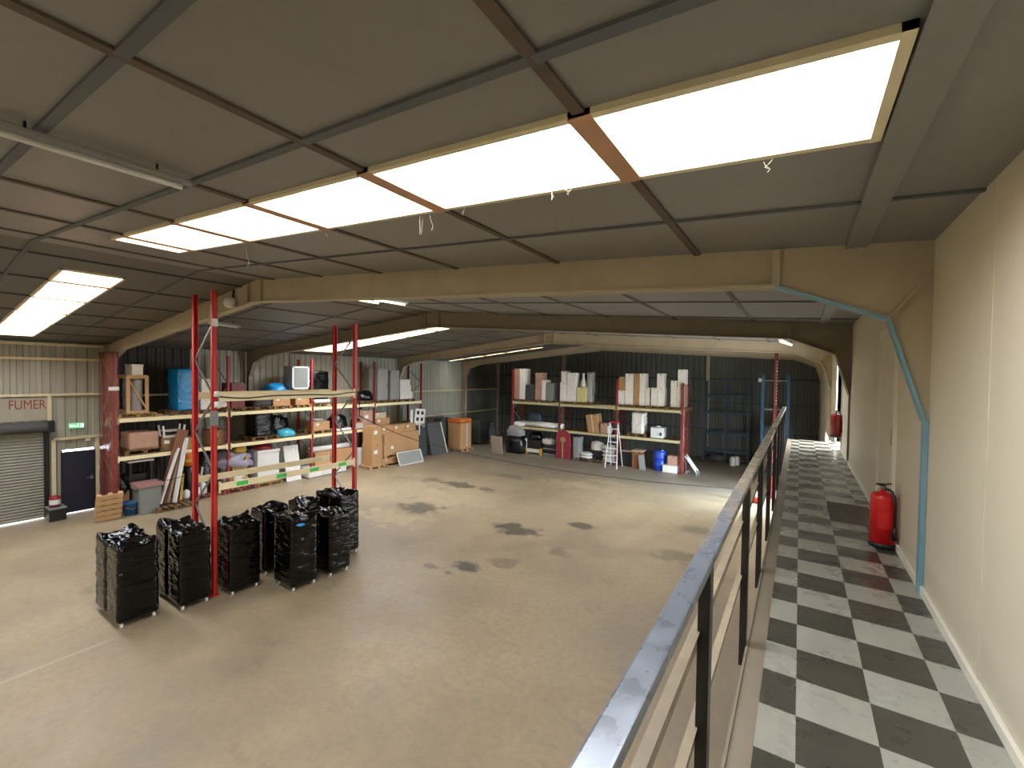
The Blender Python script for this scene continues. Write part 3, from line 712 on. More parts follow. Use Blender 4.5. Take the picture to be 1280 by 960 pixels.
y0, y1 = lrange(255, 272, .7); lpal((y0+y1)/2+.05, Z2, 'two white cartons', 'top shelf')
carton(GX-.75, GX-.1, y0-.05, y1+.1, zb, zb+.4, 'white carton right of the blue wrapped load, lower of two', 'carton_white', tp='tape_white')
carton(GX-.7, GX-.12, y0-.02, y1+.05, zb+.4, topz(262, 474), 'white carton right of the blue wrapped load, upper of two', 'carton_white', tp='tape_white')
y0, y1 = lrange(280, 301, .7); y0 = max(y0, PY[1]+.06); y1 = max(y1, y0+.45); lpal((y0+y1)/2+.12, Z2, 'dark maroon box', 'top shelf')
carton(GX-.9, GX-.1, y0, y1, zb, topz(290, 479), 'dark maroon box beside the post on the top shelf', 'dark_red', tp='black_plastic', sticker=False)
y0, y1 = y1+.35, y1+1.0
lpal((y0+y1)/2+.2, Z2, 'dark wrapped machine parts', 'top shelf')
wrapped(GX-.9, GX-.1, y0, y1, zb, zb+.42, 'low heap of machine parts under dark film on the top shelf', 'grey_dark', 'machine_parts', 'wrapped goods', amp=.05, seed=8, lump=.15)
for i, (xa, xb, lab) in enumerate(((343, 364, 'left of two brown cartons carrying the blue bags'), (371, 389, 'right of two brown cartons carrying the blue bags'))):
    y0, y1 = onx(xa, 505, GX).y, onx(xb, 505, GX).y; y1 = min(y1, PY[2]-.07)
    pallet((GX-.55, (y0+y1)/2, Z2), f'pale pallet under the {lab}', 'y', 'wood', 'pallets on the left rack', round(y1-y0+.02, 2))
    carton(GX-.95, GX-.08, y0, y1, zb, zb+.36, lab+', top shelf', 'carton')
    if i == 0: one(blob((GX-.5, (y0+y1)/2-.05, zb+.36), .42, .42, .34, 4, .25), 'blue_bag', 'blue_bag', 'fat shiny blue bag on the left brown carton', 'bag', (GX-.5, y0, zb+.36), smooth=True)
    else: one(blob((GX-.45, (y0+y1)/2-.05, zb+.36), .42, .45, .17, 6, .25), 'blue_bag', 'blue_bag', 'flat shiny blue bag under the white framed cabinet', 'bag', (GX-.5, y0, zb+.36), smooth=True)
y0, y1 = onx(365, 480, GX-.1).y, onx(386, 480, GX-.1).y; z_ = zb+.36+.17*1.5+.02; zt = topz(375, 458)
t = thing('cabinet', 'small grey cabinet with a white framed door on the flat blue bag', 'cabinet', (GX-.4, (y0+y1)/2, z_))
MB().box(GX-.75, GX-.1, y0, y1, z_, zt).build('cabinet_body', 'grey_panel', t, bevel=.01)
mb = MB(); w = .06; X1 = GX-.1
mb.box(X1, X1+.03, y0, y0+w, z_, zt); mb.box(X1, X1+.03, y1-w, y1, z_, zt); mb.box(X1, X1+.03, y0, y1, zt-w, zt); mb.box(X1, X1+.03, y0, y1, z_, z_+w); mb.build('door_frame', 'white_paint', t)
MB().box(X1, X1+.015, y0+w, y1-w, z_+w, zt-w).build('door', 'grey_plastic', t)
y0, y1 = PY[2]+.12, PY[2]+.95; lpal((y0+y1)/2, Z2, 'black wrapped appliance', 'top shelf')
wrapped(GX-.95, GX-.25, y0, y1, zb, topz(402, 464), 'black film wrapped appliance on the top shelf beside the post', 'black_wrap', seed=11, amp=.02)
one(MB().tube([(GX-.08, y0+.0+.08*i, zb+.09) for i in range(10)], .085, 14), 'film_roll', 'white_wrap', 'short white roll lying in front of the black wrapped appliance', 'roll', (GX-.1, y0, zb), smooth=True)
y0, y1 = onx(452, 490, GX-.4).y, onx(467, 490, GX).y; lpal((y0+y1)/2, Z2, 'black bag heap', 'top shelf')
one(blob((GX-.5, (y0+y1)/2, zb), .45, .4, .32, 9, .3), 'black_bag', 'black_bag', 'black plastic bag with silver highlights on the top shelf', 'bag', (GX-.5, y0, zb), smooth=True)
for xa, xb, yt, m, lab, nm in ((472, 485, 460, 'grey_panel', 'tall grey metal cabinet beside the post on the top shelf', 'tall_cabinet'), (488, 499, 463, 'grey_panel', 'tall grey metal cabinet between another cabinet and white cartons', 'tall_cabinet')):
    y0, y1 = onx(xa, 485, GX-.05).y, onx(xb, 485, GX-.05).y; zt = topz((xa+xb)/2, yt)
    pallet((GX-.55, (y0+y1)/2, Z2), f'pallet under the {lab}', 'y', 'old_wood', 'pallets on the left rack', .7)
    t = thing(nm, lab, 'cabinet', (GX-.4, (y0+y1)/2, zb))
    MB().box(GX-.7, GX-.05, y0, y1, zb, zt).build('cabinet_body', m, t, bevel=.012)
    MB().box(GX-.05, GX-.03, y0+.03, y1-.03, zb+.05, zt-.04).build('door', m, t, bevel=.006)
    MB().box(GX-.03, GX-.01, y1-.1, y1-.07, zb+.6, zb+.8).build('handle', 'zinc', t)
y0, y1 = onx(501, 490, GX-.05).y, onx(516, 490, GX-.05).y; lpal((y0+y1)/2, Z2, 'white wrapped cartons', 'top shelf')
for k, (z0_, z1_, dx) in enumerate(((0, .38, 0), (.38, .72, .08), (.72, 1.02, .14))):
    carton(GX-.85, GX-.08-dx, y0+dx*.6, y1-dx*.4, zb+z0_, zb+z1_, 'white carton stacked at the far end of the top shelf, '+('bottom', 'middle', 'top')[k]+' of three', 'white_wrap', tp='tape_white')
# middle shelf
zb = ZD
y0, y1 = lrange(150, 200, .9); lpal((y0+y1)/2, zb, 'pink film wrapped box', 'middle shelf')
wrapped(GX-.95, GX-.03, y0, y1, zb+.14, topz(175, 540)-.02, 'long box under pinkish plastic film at the left of the middle shelf', 'carton_pink', 'wrapped_box', 'box', amp=.018, seed=21, lump=.02)
y0, y1 = lrange(203, 222, .7); carton(GX-.8, GX-.08, y0, y1, zb, zb+.42, 'brown carton under the white upturned stool', 'carton_dark')
t = thing('stool', 'white upturned stool frame lying on brown carton', 'stool', (GX-.4, (y0+y1)/2+.15, zb+.42)); mb = MB(); c0 = Vector((GX-.35, (y0+y1)/2+.16, zb+.45))
MB().box(c0.x-.2, c0.x+.2, c0.y-.3, c0.y+.3, c0.z-.03, c0.z+.02).build('seat', 'white_paint', t, bevel=.01)
for a in (-1, 1):
    for b_ in (-1, 1): MB().bar((c0.x+a*.17, c0.y+b_*.26, c0.z), (c0.x+a*.2, c0.y+b_*.3, c0.z+.36), .045, .045).build('leg', 'white_paint', t)
mb = MB()
for a in (-1, 1): mb.bar((c0.x+a*.18, c0.y-.27, c0.z+.18), (c0.x+a*.18, c0.y+.27, c0.z+.18), .03, .03)
mb.build('stretcher', 'white_paint', t)
y0b = y1+.1; y1b = onx(247, 550, GX).y; carton(GX-.75, GX-.06, max(y0b, y1+.05), y1b, zb, zb+.36, 'brown carton between the upturned stool and the red post', 'carton')
y0, y1 = onx(262, 545, GX).y, onx(283, 545, GX).y; carton(GX-.7, GX-.15, y0+.05, min(y1, PY[1]-.08), zb, topz(272, 538), 'brown carton beside the second post on the middle shelf', 'carton_dark', rot=.1)
y0, y1 = lrange(306, 343, .9); lpal((y0+y1)/2, zb, 'black wrapped stack', 'middle shelf')
wrapped(GX-.9, GX-.08, y0, y1, zb+.14, topz(325, 516), 'stack of goods in black film on the middle shelf', 'black_wrap', amp=.04, seed=31)
y0, y1 = lrange(347, 365, .6); 
one(blob((GX-.3, (y0+y1)/2, zb), .28, .36, .2, 41, .3), 'turquoise_bag', 'turquoise', 'crumpled turquoise bag at the front of the middle shelf', 'bag', (GX-.3, y0, zb), smooth=True)
one(blob((GX-.82, (y0+y1)/2, zb), .22, .42, .55, 43, .25), 'black_bag', 'black_bag', 'black bag standing behind the turquoise bag', 'bag', (GX-.8, y0, zb), smooth=True)
y0, y1 = PY[2]+.1, onx(413, 535, GX).y; lpal((y0+y1)/2, zb, 'plastic covered carton', 'middle shelf', 'wood')
carton(GX-.85, GX-.06, y0, y1, zb+.14, zb+.50, 'pale brown carton with loose plastic on top, beside the third post', 'carton')
one(blob((GX-.4, (y0+y1)/2-.05, zb+.505), .3, .28, .1, 44, .3), 'plastic_sheet', 'clear_wrap', 'crumpled clear plastic sheet on the pale brown carton', 'sheet', (GX-.4, y0, zb+.5), smooth=True)
y0, y1 = y1+.3, y1+1.15
t = thing('engine', 'black machine with a rounded cover on the middle shelf behind the red rack', 'machine', (GX-.5, (y0+y1)/2, zb))
blob((GX-.5, (y0+y1)/2-.02, zb), .4, .42, .5, 51, .2).build('cover', 'black_bag', t, True); MB().box(GX-.85, GX-.1, y0, y1, zb, zb+.1).build('base', 'white_paint', t, bevel=.01)
y0, y1 = y1+.1, y1+.62
t = thing('vacuum_cleaner', 'dark drum vacuum with hose and copper front on middle shelf', 'machine', (GX-.3, (y0+y1)/2, zb))
MB().lathe((GX-.3, (y0+y1)/2, zb), [(.2, 0), (.24, .05), (.24, .35), (.2, .45), (.08, .5)], 18).build('drum', 'black_plastic', t, True)
MB().box(GX-.1, GX-.04, (y0+y1)/2-.1, (y0+y1)/2+.1, zb+.06, zb+.34).build('front_panel', 'orange', t, bevel=.03)
MB().tube([(GX-.3, (y0+y1)/2, zb+.48), (GX-.25, (y0+y1)/2-.1, zb+.75), (GX-.2, (y0+y1)/2-.25, zb+.85), (GX-.15, (y0+y1)/2-.35, zb+.6)], .025).build('hose', 'black_plastic', t, True)
y0, y1 = lrange(455, 469, .6); y1 = min(y1, PY[3]-.07); carton(GX-.7, GX-.05, y0, y1, zb, topz(462, 513), 'plastic covered pale carton left of the fourth post', 'carton_pink')
y0, y1 = PY[3]+.1, onx(488, 522, GX).y; carton(GX-.75, GX-.05, y0, y1, zb, zb+.4, 'yellowish brown carton right of the fourth post, lower of two', 'carton'); carton(GX-.7, GX-.15, y0+.05, y1-.15, zb+.4, zb+.68, 'yellowish brown carton right of the fourth post, upper of two', 'carton_pale')

# --- floor level under the left rack
t = thing('pallet', 'wooden pallet tipped on edge against the wrapped end frame', 'pallet', tuple(onz(140, 640)))
q = Vector((GX+.25, PY[0]-.02, 0)); rot = Matrix.Rotation(.28, 3, 'Y'); mb = MB()
for k in range(5): mb.box(q.x-.02, q.x+.02, q.y-.5, q.y+.08, .03+k*.17, .16+k*.17, rot, q)
mb.build('deck_boards', 'crate_wood', t); mb = MB()
for yy_ in (-.45, -.2, .03): mb.box(q.x-.12, q.x-.02, q.y+yy_-.05, q.y+yy_+.05, .0, .85, rot, q)
mb.build('block', 'crate_wood', t)
q = onz(157, 645); q.x = GX+.1; q.y = onx(157, 645, q.x).y+.12
t = thing('bucket', 'dark blue plastic bucket between the tipped pallet and grey bin', 'bucket', (q.x, q.y, 0))
MB().lathe((q.x, q.y, 0), [(.15, 0), (.16, .02), (.21, .36), (.225, .37), (.225, .40), (.2, .40), (.18, .08), (.0, .08)], 20, False).build('bucket_body', 'bucket_blue', t, True)
MB().tube([(q.x, q.y-.22, .36), (q.x+.16, q.y-.12, .25), (q.x+.22, q.y, .2), (q.x+.16, q.y+.12, .25), (q.x, q.y+.22, .36)], .008).build('handle', 'zinc', t, True)
one(blob((GX-.5, q.y+.25, 0), .25, .3, .42, 61, .25), 'paper_sack', 'carton', 'brown paper sack behind the blue bucket', 'sack', (GX-.4, q.y, 0), smooth=True)
one(blob((GX-.85, q.y+.15, 0), .25, .35, .7, 62, .3), 'black_bag', 'black_bag', 'dark rubbish bag in shadow behind the brown sack', 'bag', (GX-.8, q.y, 0), smooth=True)
# grey wheelie bin
y0, y1 = onx(170, 640, GX+.25).y, onx(199, 640, GX+.25).y; xc, yc = GX+.2, (y0+y1)/2
t = thing('storage_bin', 'grey plastic bin with a faded pink lid in front of the rack', 'bin', (xc, yc, 0)); w = (y1-y0)/2
mb = MB(); vs = []
for z, k in ((0, .80), (.86, 1.0)): vs += [(xc-.3*k, yc-w*k, z), (xc+.3*k, yc-w*k, z), (xc+.3*k, yc+w*k, z), (xc-.3*k, yc+w*k, z)]
mb.add(vs, [(3, 2, 1, 0), (4, 5, 6, 7), (0, 1, 5, 4), (1, 2, 6, 5), (2, 3, 7, 6), (3, 0, 4, 7)]); mb.build('bin_body', 'grey_plastic', t, bevel=.02)
mb = MB(); mb.box(xc-.34, xc+.34, yc-w-.04, yc+w+.04, .84, .95); mb.build('lid', 'lid_pink', t, bevel=.02)
MB().box(xc-.2, xc+.2, yc-w-.06, yc-w-.03, .8, .84).build('handle', 'grey_plastic', t)
# bench with a dark machine beneath
y0, y1 = onx(160, 576, GX-.2).y, onx(192, 576, GX-.2).y; zt = topz(176, 575, GX-.2)
t = thing('work_bench', 'dark work bench with a white top under the lower beam', 'bench', (GX-.5, (y0+y1)/2, 0))
MB().box(GX-.85, GX-.15, y0, y1, zt-.05, zt).build('bench_top', 'white_paint', t)
for x in (GX-.8, GX-.2):
    for y in (y0+.06, y1-.06): MB().box(x-.03, x+.03, y-.03, y+.03, 0, zt-.05).build('leg', 'steel_dark', t)
MB().box(GX-.83, GX-.17, y0+.05, y1-.05, .3, .33).build('lower_shelf', 'steel_dark', t)
t = thing('compressor', 'black machine standing on the shelf of the dark bench', 'machine', (GX-.5, (y0+y1)/2, .33))
MB().cyl((GX-.5, y0+.3, .62), (GX-.5, y1-.3, .62), .24, n=20).build('tank', 'black_plastic', t, True); MB().box(GX-.7, GX-.3, (y0+y1)/2-.3, (y0+y1)/2+.3, .86, 1.15).build('motor', 'steel_dark', t, bevel=.03)
mb = MB()
for y in (y0+.45, y1-.45): mb.box(GX-.68, GX-.32, y-.03, y+.03, .33, .42)
mb.build('foot', 'steel_dark', t)
# pallet of long profiles leaning against the rack
def lean(px0, py0, px1, py1, xb=GX+.35, xt=GX+.06):
    a = onx(px0, py0, xb); b_ = onx(px1, py1, xt); return a, b_
pa = onx(215, 632, GX+.3)
pallet((GX+.2, pa.y-.0, 0), 'reddish wooden pallet under the leaning profiles', 'y', 'old_wood', None, 1.0, .9)
for nm, m, lab, (a0, b0, a1, b1), w, d in (
    ('profile', 'white_paint', 'long white profile leaning against the rack, left of the pair', (200, 630, 223, 560), .075, .06),
    ('profile', 'white_paint', 'long white profile leaning against the rack, right of the pair', (218, 628, 233, 547), .11, .07),
    ('profile', 'yellow', 'short yellow profile beside the right white profile', (226, 625, 229, 592), .06, .05),
    ('profile', 'tan_panel', 'thin pinkish grey rail between two white profiles', (210, 628, 223, 575), .05, .05)):
    a, b_ = lean(a0, b0, a1, b1); a.z = max(a.z, .15)
    one(MB().bar(a, b_, w, d), nm, m, lab, 'profile', tuple(a), bevel=.006)
a, b_ = lean(206, 612, 229, 537, GX+.2, GX+.03); a.z = .15; a.x = GX+.12
one(MB().bar(a, b_, .32, .04, (1, 0, 0)), 'board', 'brown', 'dark brown board leaning behind the white profiles', 'board', tuple(a), bevel=.005)
a, b_ = lean(203, 625, 228, 555, GX+.1, GX-.0)
mb = MB()
one(mb.tube([(GX+.40, pa.y-.42, 1.0), (GX+.44, pa.y-.1, .95), (GX+.40, pa.y+.3, 1.0)], .012), 'strap', 'cable_black', 'black strap tied round the leaning profiles', 'strap', (GX+.4, pa.y, 1), smooth=True)
# colourful garden stuff on a pallet
y0 = onx(229, 610, GX+.05).y; y1 = onx(262, 610, GX+.05).y; pallet((GX-.5, (y0+y1)/2, 0), 'red brown wooden pallet holding the orange pot and white cans', 'y', 'red_wrap', None, 1.0, 1.0)
t = thing('plant_pot', 'orange and yellow patterned pot on a stand under the rack', 'pot', (GX-.3, y0+.2, .14))
zc = onx(236, 575, GX-.1).z-.2
MB().cyl((GX-.1, y0+.22, .14), (GX-.1, y0+.22, zc), .05, .1).build('stand', 'steel_dark', t, True)
MB().lathe((GX-.1, y0+.22, zc), [(.1, 0), (.2, .08), (.24, .25), (.2, .4), (.22, .44)], 18).build('pot_body', 'orange', t, True); MB().lathe((GX-.1, y0+.22, zc+.16), [(.242, 0), (.25, .05), (.242, .1)], 18, False).build('band', 'yellow', t, True)
for k, (dx, dy, h) in enumerate(((.28, .12, .3), (.3, .42, .36), (.1, .7, .4))):
    c0 = (GX-.35+dx, y0+dy, .14)
    t = thing('jerrycan', 'white plastic can on the red brown pallet, '+('nearest the profiles', 'middle one', 'furthest from the profiles')[k], 'can', c0, 'white cans under the rack')
    MB().lathe(c0, [(.1, 0), (.11, .03), (.11, h*.75), (.05, h*.92), (.035, h*.93), (.035, h)], 14).build('can_body', 'white_paint', t, True); MB().lathe((c0[0], c0[1], c0[2]+h), [(.04, 0), (.04, .03)], 12).build('cap', 'steel_dark', t)
t = thing('watering_can', 'white watering can with raised spout beside the red post', 'watering can', (GX-.6, y0+.7, .14))
MB().lathe((GX-.6, y0+.62, .14), [(.2, 0), (.21, .5), (.19, .62), (.12, .66)], 16).build('can_body', 'sack', t, True); MB().tube([(GX-.42, y0+.62, .4), (GX-.2, y0+.62, .75), (GX-.1, y0+.62, 1.1)], .035).build('spout', 'sack', t, True); MB().tube([(GX-.6, y0+.42, .6), (GX-.6, y0+.35, .95), (GX-.6, y0+.62, 1.05), (GX-.6, y0+.8, .75)], .02).build('handle', 'sack', t, True)
one(blob((GX-.75, y1+.12, 0), .3, .3, 1.1, 71, .2), 'black_bag', 'black_bag', 'tall black bag upright behind the near red post', 'bag', (GX-.7, y1, 0), smooth=True)
# tinsel bale in a yellow stillage
y0 = onx(268, 605, GX).y; y1 = onx(312, 605, GX).y; y0 = max(y0, PY[1]+.1) if y0 > 2.9 else y0
pallet((GX-.45, (y0+y1)/2, 0), 'wooden pallet under the yellow stand of tinsel bags', 'y', 'red_wrap', None, 1.2, 1.0)
t = thing('stillage', 'yellow metal stand stuffed with silver purple tinsel bags', 'stand', (GX-.45, (y0+y1)/2, .14)); 
for x in (GX-.85, GX-.08):
    for y in (y0+.08, y1-.08): MB().box(x-.025, x+.025, y-.025, y+.025, .14, 1.35).build('post', 'yellow', t)
mb = MB()
for z in (.2, .85): 
    for x in (GX-.85, GX-.08): mb.box(x-.02, x+.02, y0+.08, y1-.08, z-.02, z+.02)
    for y in (y0+.08, y1-.08): mb.box(GX-.85, GX-.08, y-.02, y+.02, z-.02, z+.02)
mb.box(GX-.85, GX-.08, y0+.08, y1-.08, .16, .19); mb.build('rail', 'yellow', t)
one(blob((GX-.46, (y0+y1)/2-.05, .88), .47, .62, .40, 72, .5, 24), 'tinsel_bag', 'purple', 'silver and purple bag of tinsel bulging over the yellow stand', 'bag', (GX-.46, (y0+y1)/2, .88), smooth=True)
one(blob((GX-.46, (y0+y1)/2, .20), .35, .4, .34, 73, .3), 'foam_bag', 'white_wrap', 'white foam bag in the lower part of the yellow stand', 'bag', (GX-.46, (y0+y1)/2, .2), smooth=True)
one(blob((GX-.3, (y0+y1)/2+.1, 1.42), .16, .22, .15, 74, .4), 'straw_bundle', 'yellow', 'small yellow bundle on top of the tinsel bag', 'bundle', (GX-.3, (y0+y1)/2, 1.42), smooth=True)
# white cabinet with red item
y0, y1 = onx(322, 585, GX-.1).y, onx(349, 585, GX-.1).y
pallet((GX-.45, (y0+y1)/2, 0), 'pale wooden pallet under the white chest', 'y', 'wood', None, 1.0, 1.0)
t = thing('chest', 'white chest with a lid standing on a pale pallet', 'chest', (GX-.45, (y0+y1)/2, .14)); zt = topz(335, 563)
MB().box(GX-.85, GX-.1, y0, y1, .3, zt-.1).build('chest_body', 'white_paint', t, bevel=.02); MB().box(GX-.87, GX-.07, y0-.02, y1+.02, zt-.1, zt).build('lid', 'white_paint', t, bevel=.02); MB().box(GX-.8, GX-.15, y0+.05, y1-.05, .14, .3).build('plinth', 'white_paint', t)
one(blob((GX-.45, (y0+y1)/2-.05, zt), .26, .34, .16, 75, .25), 'red_bag', 'ext_dark_red', 'dark red bag lying on the white chest', 'bag', (GX-.45, (y0+y1)/2, zt), smooth=True)
# leaning white panel
a, b_ = onx(368, 595, GX-.02), onx(370, 550, GX-.30); a.z = .02; hw = (onx(377, 560, GX-.2).y-onx(359, 560, GX-.2).y)/2
mb = MB(); t = thing('radiator_panel', 'white ribbed panel leaning back under the lower beam', 'panel', tuple(a))
rot = Matrix.Rotation(-.2, 3, 'Y'); mb.box(a.x-.05, a.x, a.y-hw, a.y+hw, .0, 1.45, rot, (a.x, a.y, 0)); mb.build('panel', 'white_paint', t, bevel=.01)
mb = MB()
for k in range(6): yy_ = a.y-hw*.8+k*hw*.32; mb.box(a.x, a.x+.008, yy_-.02, yy_+.02, .1, 1.35, rot, (a.x, a.y, 0))
mb.build('rib', 'carton_white', t)
# long carton, white roll, white box at the third post
y0, y1 = onx(391, 590, GX-.2).y, onx(437, 590, GX-.2).y
z_ = .42; MBb = MB()
t = thing('low_cabinet', 'low white cabinet on the floor under the long brown carton', 'cabinet', (GX-.2, y0, 0)); ya, yb = onx(386, 592, GX+.2).y, onx(433, 585, GX+.2).y
MB().box(GX-.6, GX+.2, ya, yb, .03, z_).build('cabinet_body', 'carton_white', t, bevel=.015); MB().box(GX-.55, GX+.15, ya+.05, yb-.05, 0, .03).build('plinth', 'grey_plastic', t); MB().box(GX+.2, GX+.215, ya+.6, yb-.05, .06, z_-.03).build('door', 'white_paint', t, bevel=.005)
carton(GX-.55, GX-.02, y0, y1, z_, topz(415, 562)-.05, 'long brown carton lying on the low white cabinet', 'carton', sticker=False); zt = topz(415, 562)-.05
t = thing('film_roll', 'long white roll lying on top of the long brown carton', 'roll', (GX-.2, y0, zt))
MB().cyl((GX-.25, y0-.15, zt+.12), (GX-.25, y1+.0, zt+.12), .115, n=20).build('roll', 'white_paint', t, True); MB().cyl((GX-.25, y0-.17, zt+.12), (GX-.25, y0-.14, zt+.12), .05).build('core', 'carton_dark', t)
y0, y1 = onx(449, 575, GX).y, onx(457, 575, GX).y
carton(GX-.5, GX, y0, y0+.55, 0, topz(453, 561), 'narrow white carton on the floor left of the tall brown carton', 'carton_white', tp='tape_white')

# --- cartons in front of the far end of the left rack
xf = -16.35
y0, y1 = onx(457, 580, xf-.6).y, onx(478, 580, xf).y
pallet((xf-.35, (y0+y1)/2, 0), 'pallet under the tall brown carton with white labels', 'y', 'crate_wood', None, 1.0, .9)
zt = topz(467, 533, xf); y0 = min(y0, y1-.6)
carton(xf-.7, xf, y0, y1, .14, 1.15, 'tall brown carton at the end of the rack, lower half', 'carton'); carton(xf-.68, xf-.02, y0+.02, y1-.02, 1.15, zt, 'brown carton with white labels on top of the tall one', 'carton')
y0, y1 = onx(479, 583, xf+.1).y, onx(525, 575, xf+.1).y
pallet((xf-.4, (y0+y1)/2, 0), 'pallet on the floor under the wide brown cartons', 'y', 'crate_wood', None, round(y1-y0-.1, 1), 1.0)
zm = topz(500, 566, xf)-.14; yq = y0+(y1-y0)*.48
carton(xf-.75, xf+.05, y0, yq, .14, zm, 'brown carton low on the floor pallet, near one of two', 'carton'); carton(xf-.75, xf+.05, yq+.02, y1, .14, zm, 'brown carton low on the floor pallet behind the mesh panel', 'carton')
pallet((xf-.35, (y0+y1)/2, zm), 'second pallet on the low cartons under the wide brown carton', 'y', 'crate_wood', None, round(y1-y0-.2, 1), 1.0)
zt = topz(500, 541, xf)
carton(xf-.7, xf+.05, y0+.1, y1-.05, zm+.14, (zm+.14+zt)/2, 'wide brown carton on the second pallet, lower of two', 'carton'); carton(xf-.7, xf+.05, y0+.12, y1-.06, (zm+.14+zt)/2, zt, 'wide brown carton on the second pallet, upper of two', 'carton', sticker=False)
for k in range(3):
    w = (y1-y0-.1)/3; carton(xf-.68, xf-.2, y0+.1+w*k, y0+.06+w*(k+1), zt, zt+.36, 'small brown carton in the top row, '+('nearest to the red post', 'middle one', 'nearest to the picture board')[k], 'carton', 'small cartons in the top row')
# mesh panel leaning on the cartons
a, b_ = onz(500, 583), onz(529, 577); tpl, tpr = onx(495, 566, xf+.2), onx(527, 560, xf+.2)
h = .62; t = thing('mesh_panel', 'cream framed mesh panel leaning against the brown cartons', 'panel', tuple((a+b_)/2))
dv = (b_-a).normalized(); upv = Vector((-.35, -.05, 1)).normalized()
mb = MB()
for p, q in ((a, b_), (a+upv*h, b_+upv*h), (a, a+upv*h), (b_, b_+upv*h)): mb.bar(p+Vector((0, 0, .03)), q+Vector((0, 0, .03)), .05, .04)
mb.build('frame', 'trim_cream', t); mb = MB(); z_ = Vector((0, 0, .03))
mb.add([a+z_, b_+z_, b_+z_+upv*h, a+z_+upv*h], [(0, 1, 2, 3)]); mb.build('mesh_sheet', 'grey_panel', t)
# picture board with four black squares
q = onx(525, 520, -16.9); t = thing('picture_board', 'white board with four black squares standing above dark panels', 'board', (q.x, q.y, 0))
rot = Matrix.Rotation(-.12, 3, 'X'); hw = .36; zc = q.z; 
MB().box(q.x-.02, q.x, q.y-hw, q.y+hw, zc-.38, zc+.38, rot, (q.x, q.y, zc)).build('board', 'paper', t)
for a_ in (-1, 1):
    for b_2 in (-1, 1): MB().box(q.x, q.x+.006, q.y+a_*.16-.09, q.y+a_*.16+.09, zc+b_2*.17-.09, zc+b_2*.17+.09, rot, (q.x, q.y, zc)).build('black_square', 'black_plastic', t)
MB().box(q.x-.06, q.x-.02, q.y-.03, q.y+.03, 0, zc).build('support_post', 'white_paint', t)
a = onx(516, 545, -16.9)
one(MB().cyl((-17.0, a.y, 0), (-17.0, a.y, onx(516, 512, -17).z), .07, n=12), 'column_pole', 'white_paint', 'white pole beside the picture board', 'pole', (-17, a.y, 0), smooth=True)
# dark leaning panels
y0 = onx(520, 572, -16.7).y
one(MB().box(-16.95, -16.85, y0+.1, y0+1.15, 0, 1.55, Matrix.Rotation(-.06, 3, 'Y'), (-16.9, y0, 0)), 'panel', 'grey_dark', 'near black panel standing behind the mesh panel', 'panel', (-16.9, y0, 0), bevel=.02)
a, b_ = onz(556, 568), onz(538, 572); 
q0 = onx(546, 570, -16.5); t = thing('mattress', 'dark grey mattress slab leaning with a pale edge', 'mattress', (-16.5, q0.y, 0))
ys = onx(540, 570, -16.5).y; ye = onx(559, 566, -16.5).y
poly = [(-16.5, ys, 0), (-16.5, ye, 0), (-16.8, ys+.95, 1.75), (-16.85, ys-.05, 1.75)]
mb = MB(); mb.prism(poly, (-.14, .02, .02)); mb.build('mattress_body', 'grey_fabric', t, bevel=.02)
MB().bar(Vector(poly[1])+Vector((.0, .02, .02)), Vector(poly[2])+Vector((.0, .02, 0)), .06, .05).build('edge_strip', 'trim_cream', t)
y0 = onx(553, 545, -17.6).y
one(MB().box(-17.95, -17.3, y0-.4, y0+.5, 0, 1.85), 'dark_cabinet', 'grey_dark', 'dark cabinet behind the grey mattress slab', 'cabinet', (-17.6, y0, 0), bevel=.02)
# big brown load and neighbours
q0 = onz(578, 563); y0, y1 = q0.y-.4, q0.y+.55; xf = q0.x+.25
pallet((xf-.5, (y0+y1)/2, 0), 'low pallet under the big brown wrapped load', 'y', 'crate_wood', None, 1.0, 1.2); zt = onx(575, 526, xf).z
wrapped(xf-1.1, xf, y0, y1, .14, zt-.15, 'big brown carton load in clear film beside the far column', 'carton', amp=.012, seed=81, lump=.01)
mb = MB()
for k in range(9): mb.box(xf+.0, xf+.012, y0+.45, y0+.53, .3+k*.15, .38+k*.15)
one(crumple(xf-1.12, xf+.02, y0-.02, y1+.02, zt-.16, zt+.06, .015, 82, .12, .02), 'cover_sheet', 'orange', 'orange cover over the top of the big brown load', 'cover', (xf, y0, zt-.16), smooth=True)
one(mb, 'label_strip', 'paper', 'column of white labels down the big brown load', 'label strip', (xf, y0, .3))
q0 = onz(598, 555); xf2 = q0.x+.3
pallet((xf2-.4, q0.y+.2, 0), 'pallet under the dark wrapped load by the far column', 'y', 'old_wood', None, 1.0, 1.0)
wrapped(xf2-.9, xf2, q0.y-.3, q0.y+.75, .14, onx(595, 527, xf2).z, 'dark grey film wrapped load right of the big brown load', 'grey_dark', amp=.03, seed=83)
for k, (px, py) in enumerate(((608, 550), (615, 549))):
    c0 = onz(px, py); c0.z = 0; t = thing('carboy', 'clear plastic carboy on the floor, '+('left', 'right')+' of the pair'[0:0] if False else 'clear plastic carboy on the floor, '+('left', 'right')[k]+' of the pair', 'bottle', tuple(c0))
    MB().lathe(c0, [(.2, 0), (.22, .04), (.22, .75), (.16, .9), (.06, .95), (.06, 1.05)], 16).build('bottle_body', 'clear_plastic', t, True); MB().lathe(c0+Vector((0, 0, 1.05)), [(.07, 0), (.07, .06)], 12).build('cap', 'white_paint', t)
one(blob(onz(612, 553), .55, .3, .12, 91, .2), 'plastic_sheet', 'clear_wrap', 'folded clear plastic sheet on the floor by the carboys', 'sheet', tuple(onz(612, 553)), smooth=True)
a = onz(621, 567); hw = (onz(629, 567)-onz(613, 566)).length/2
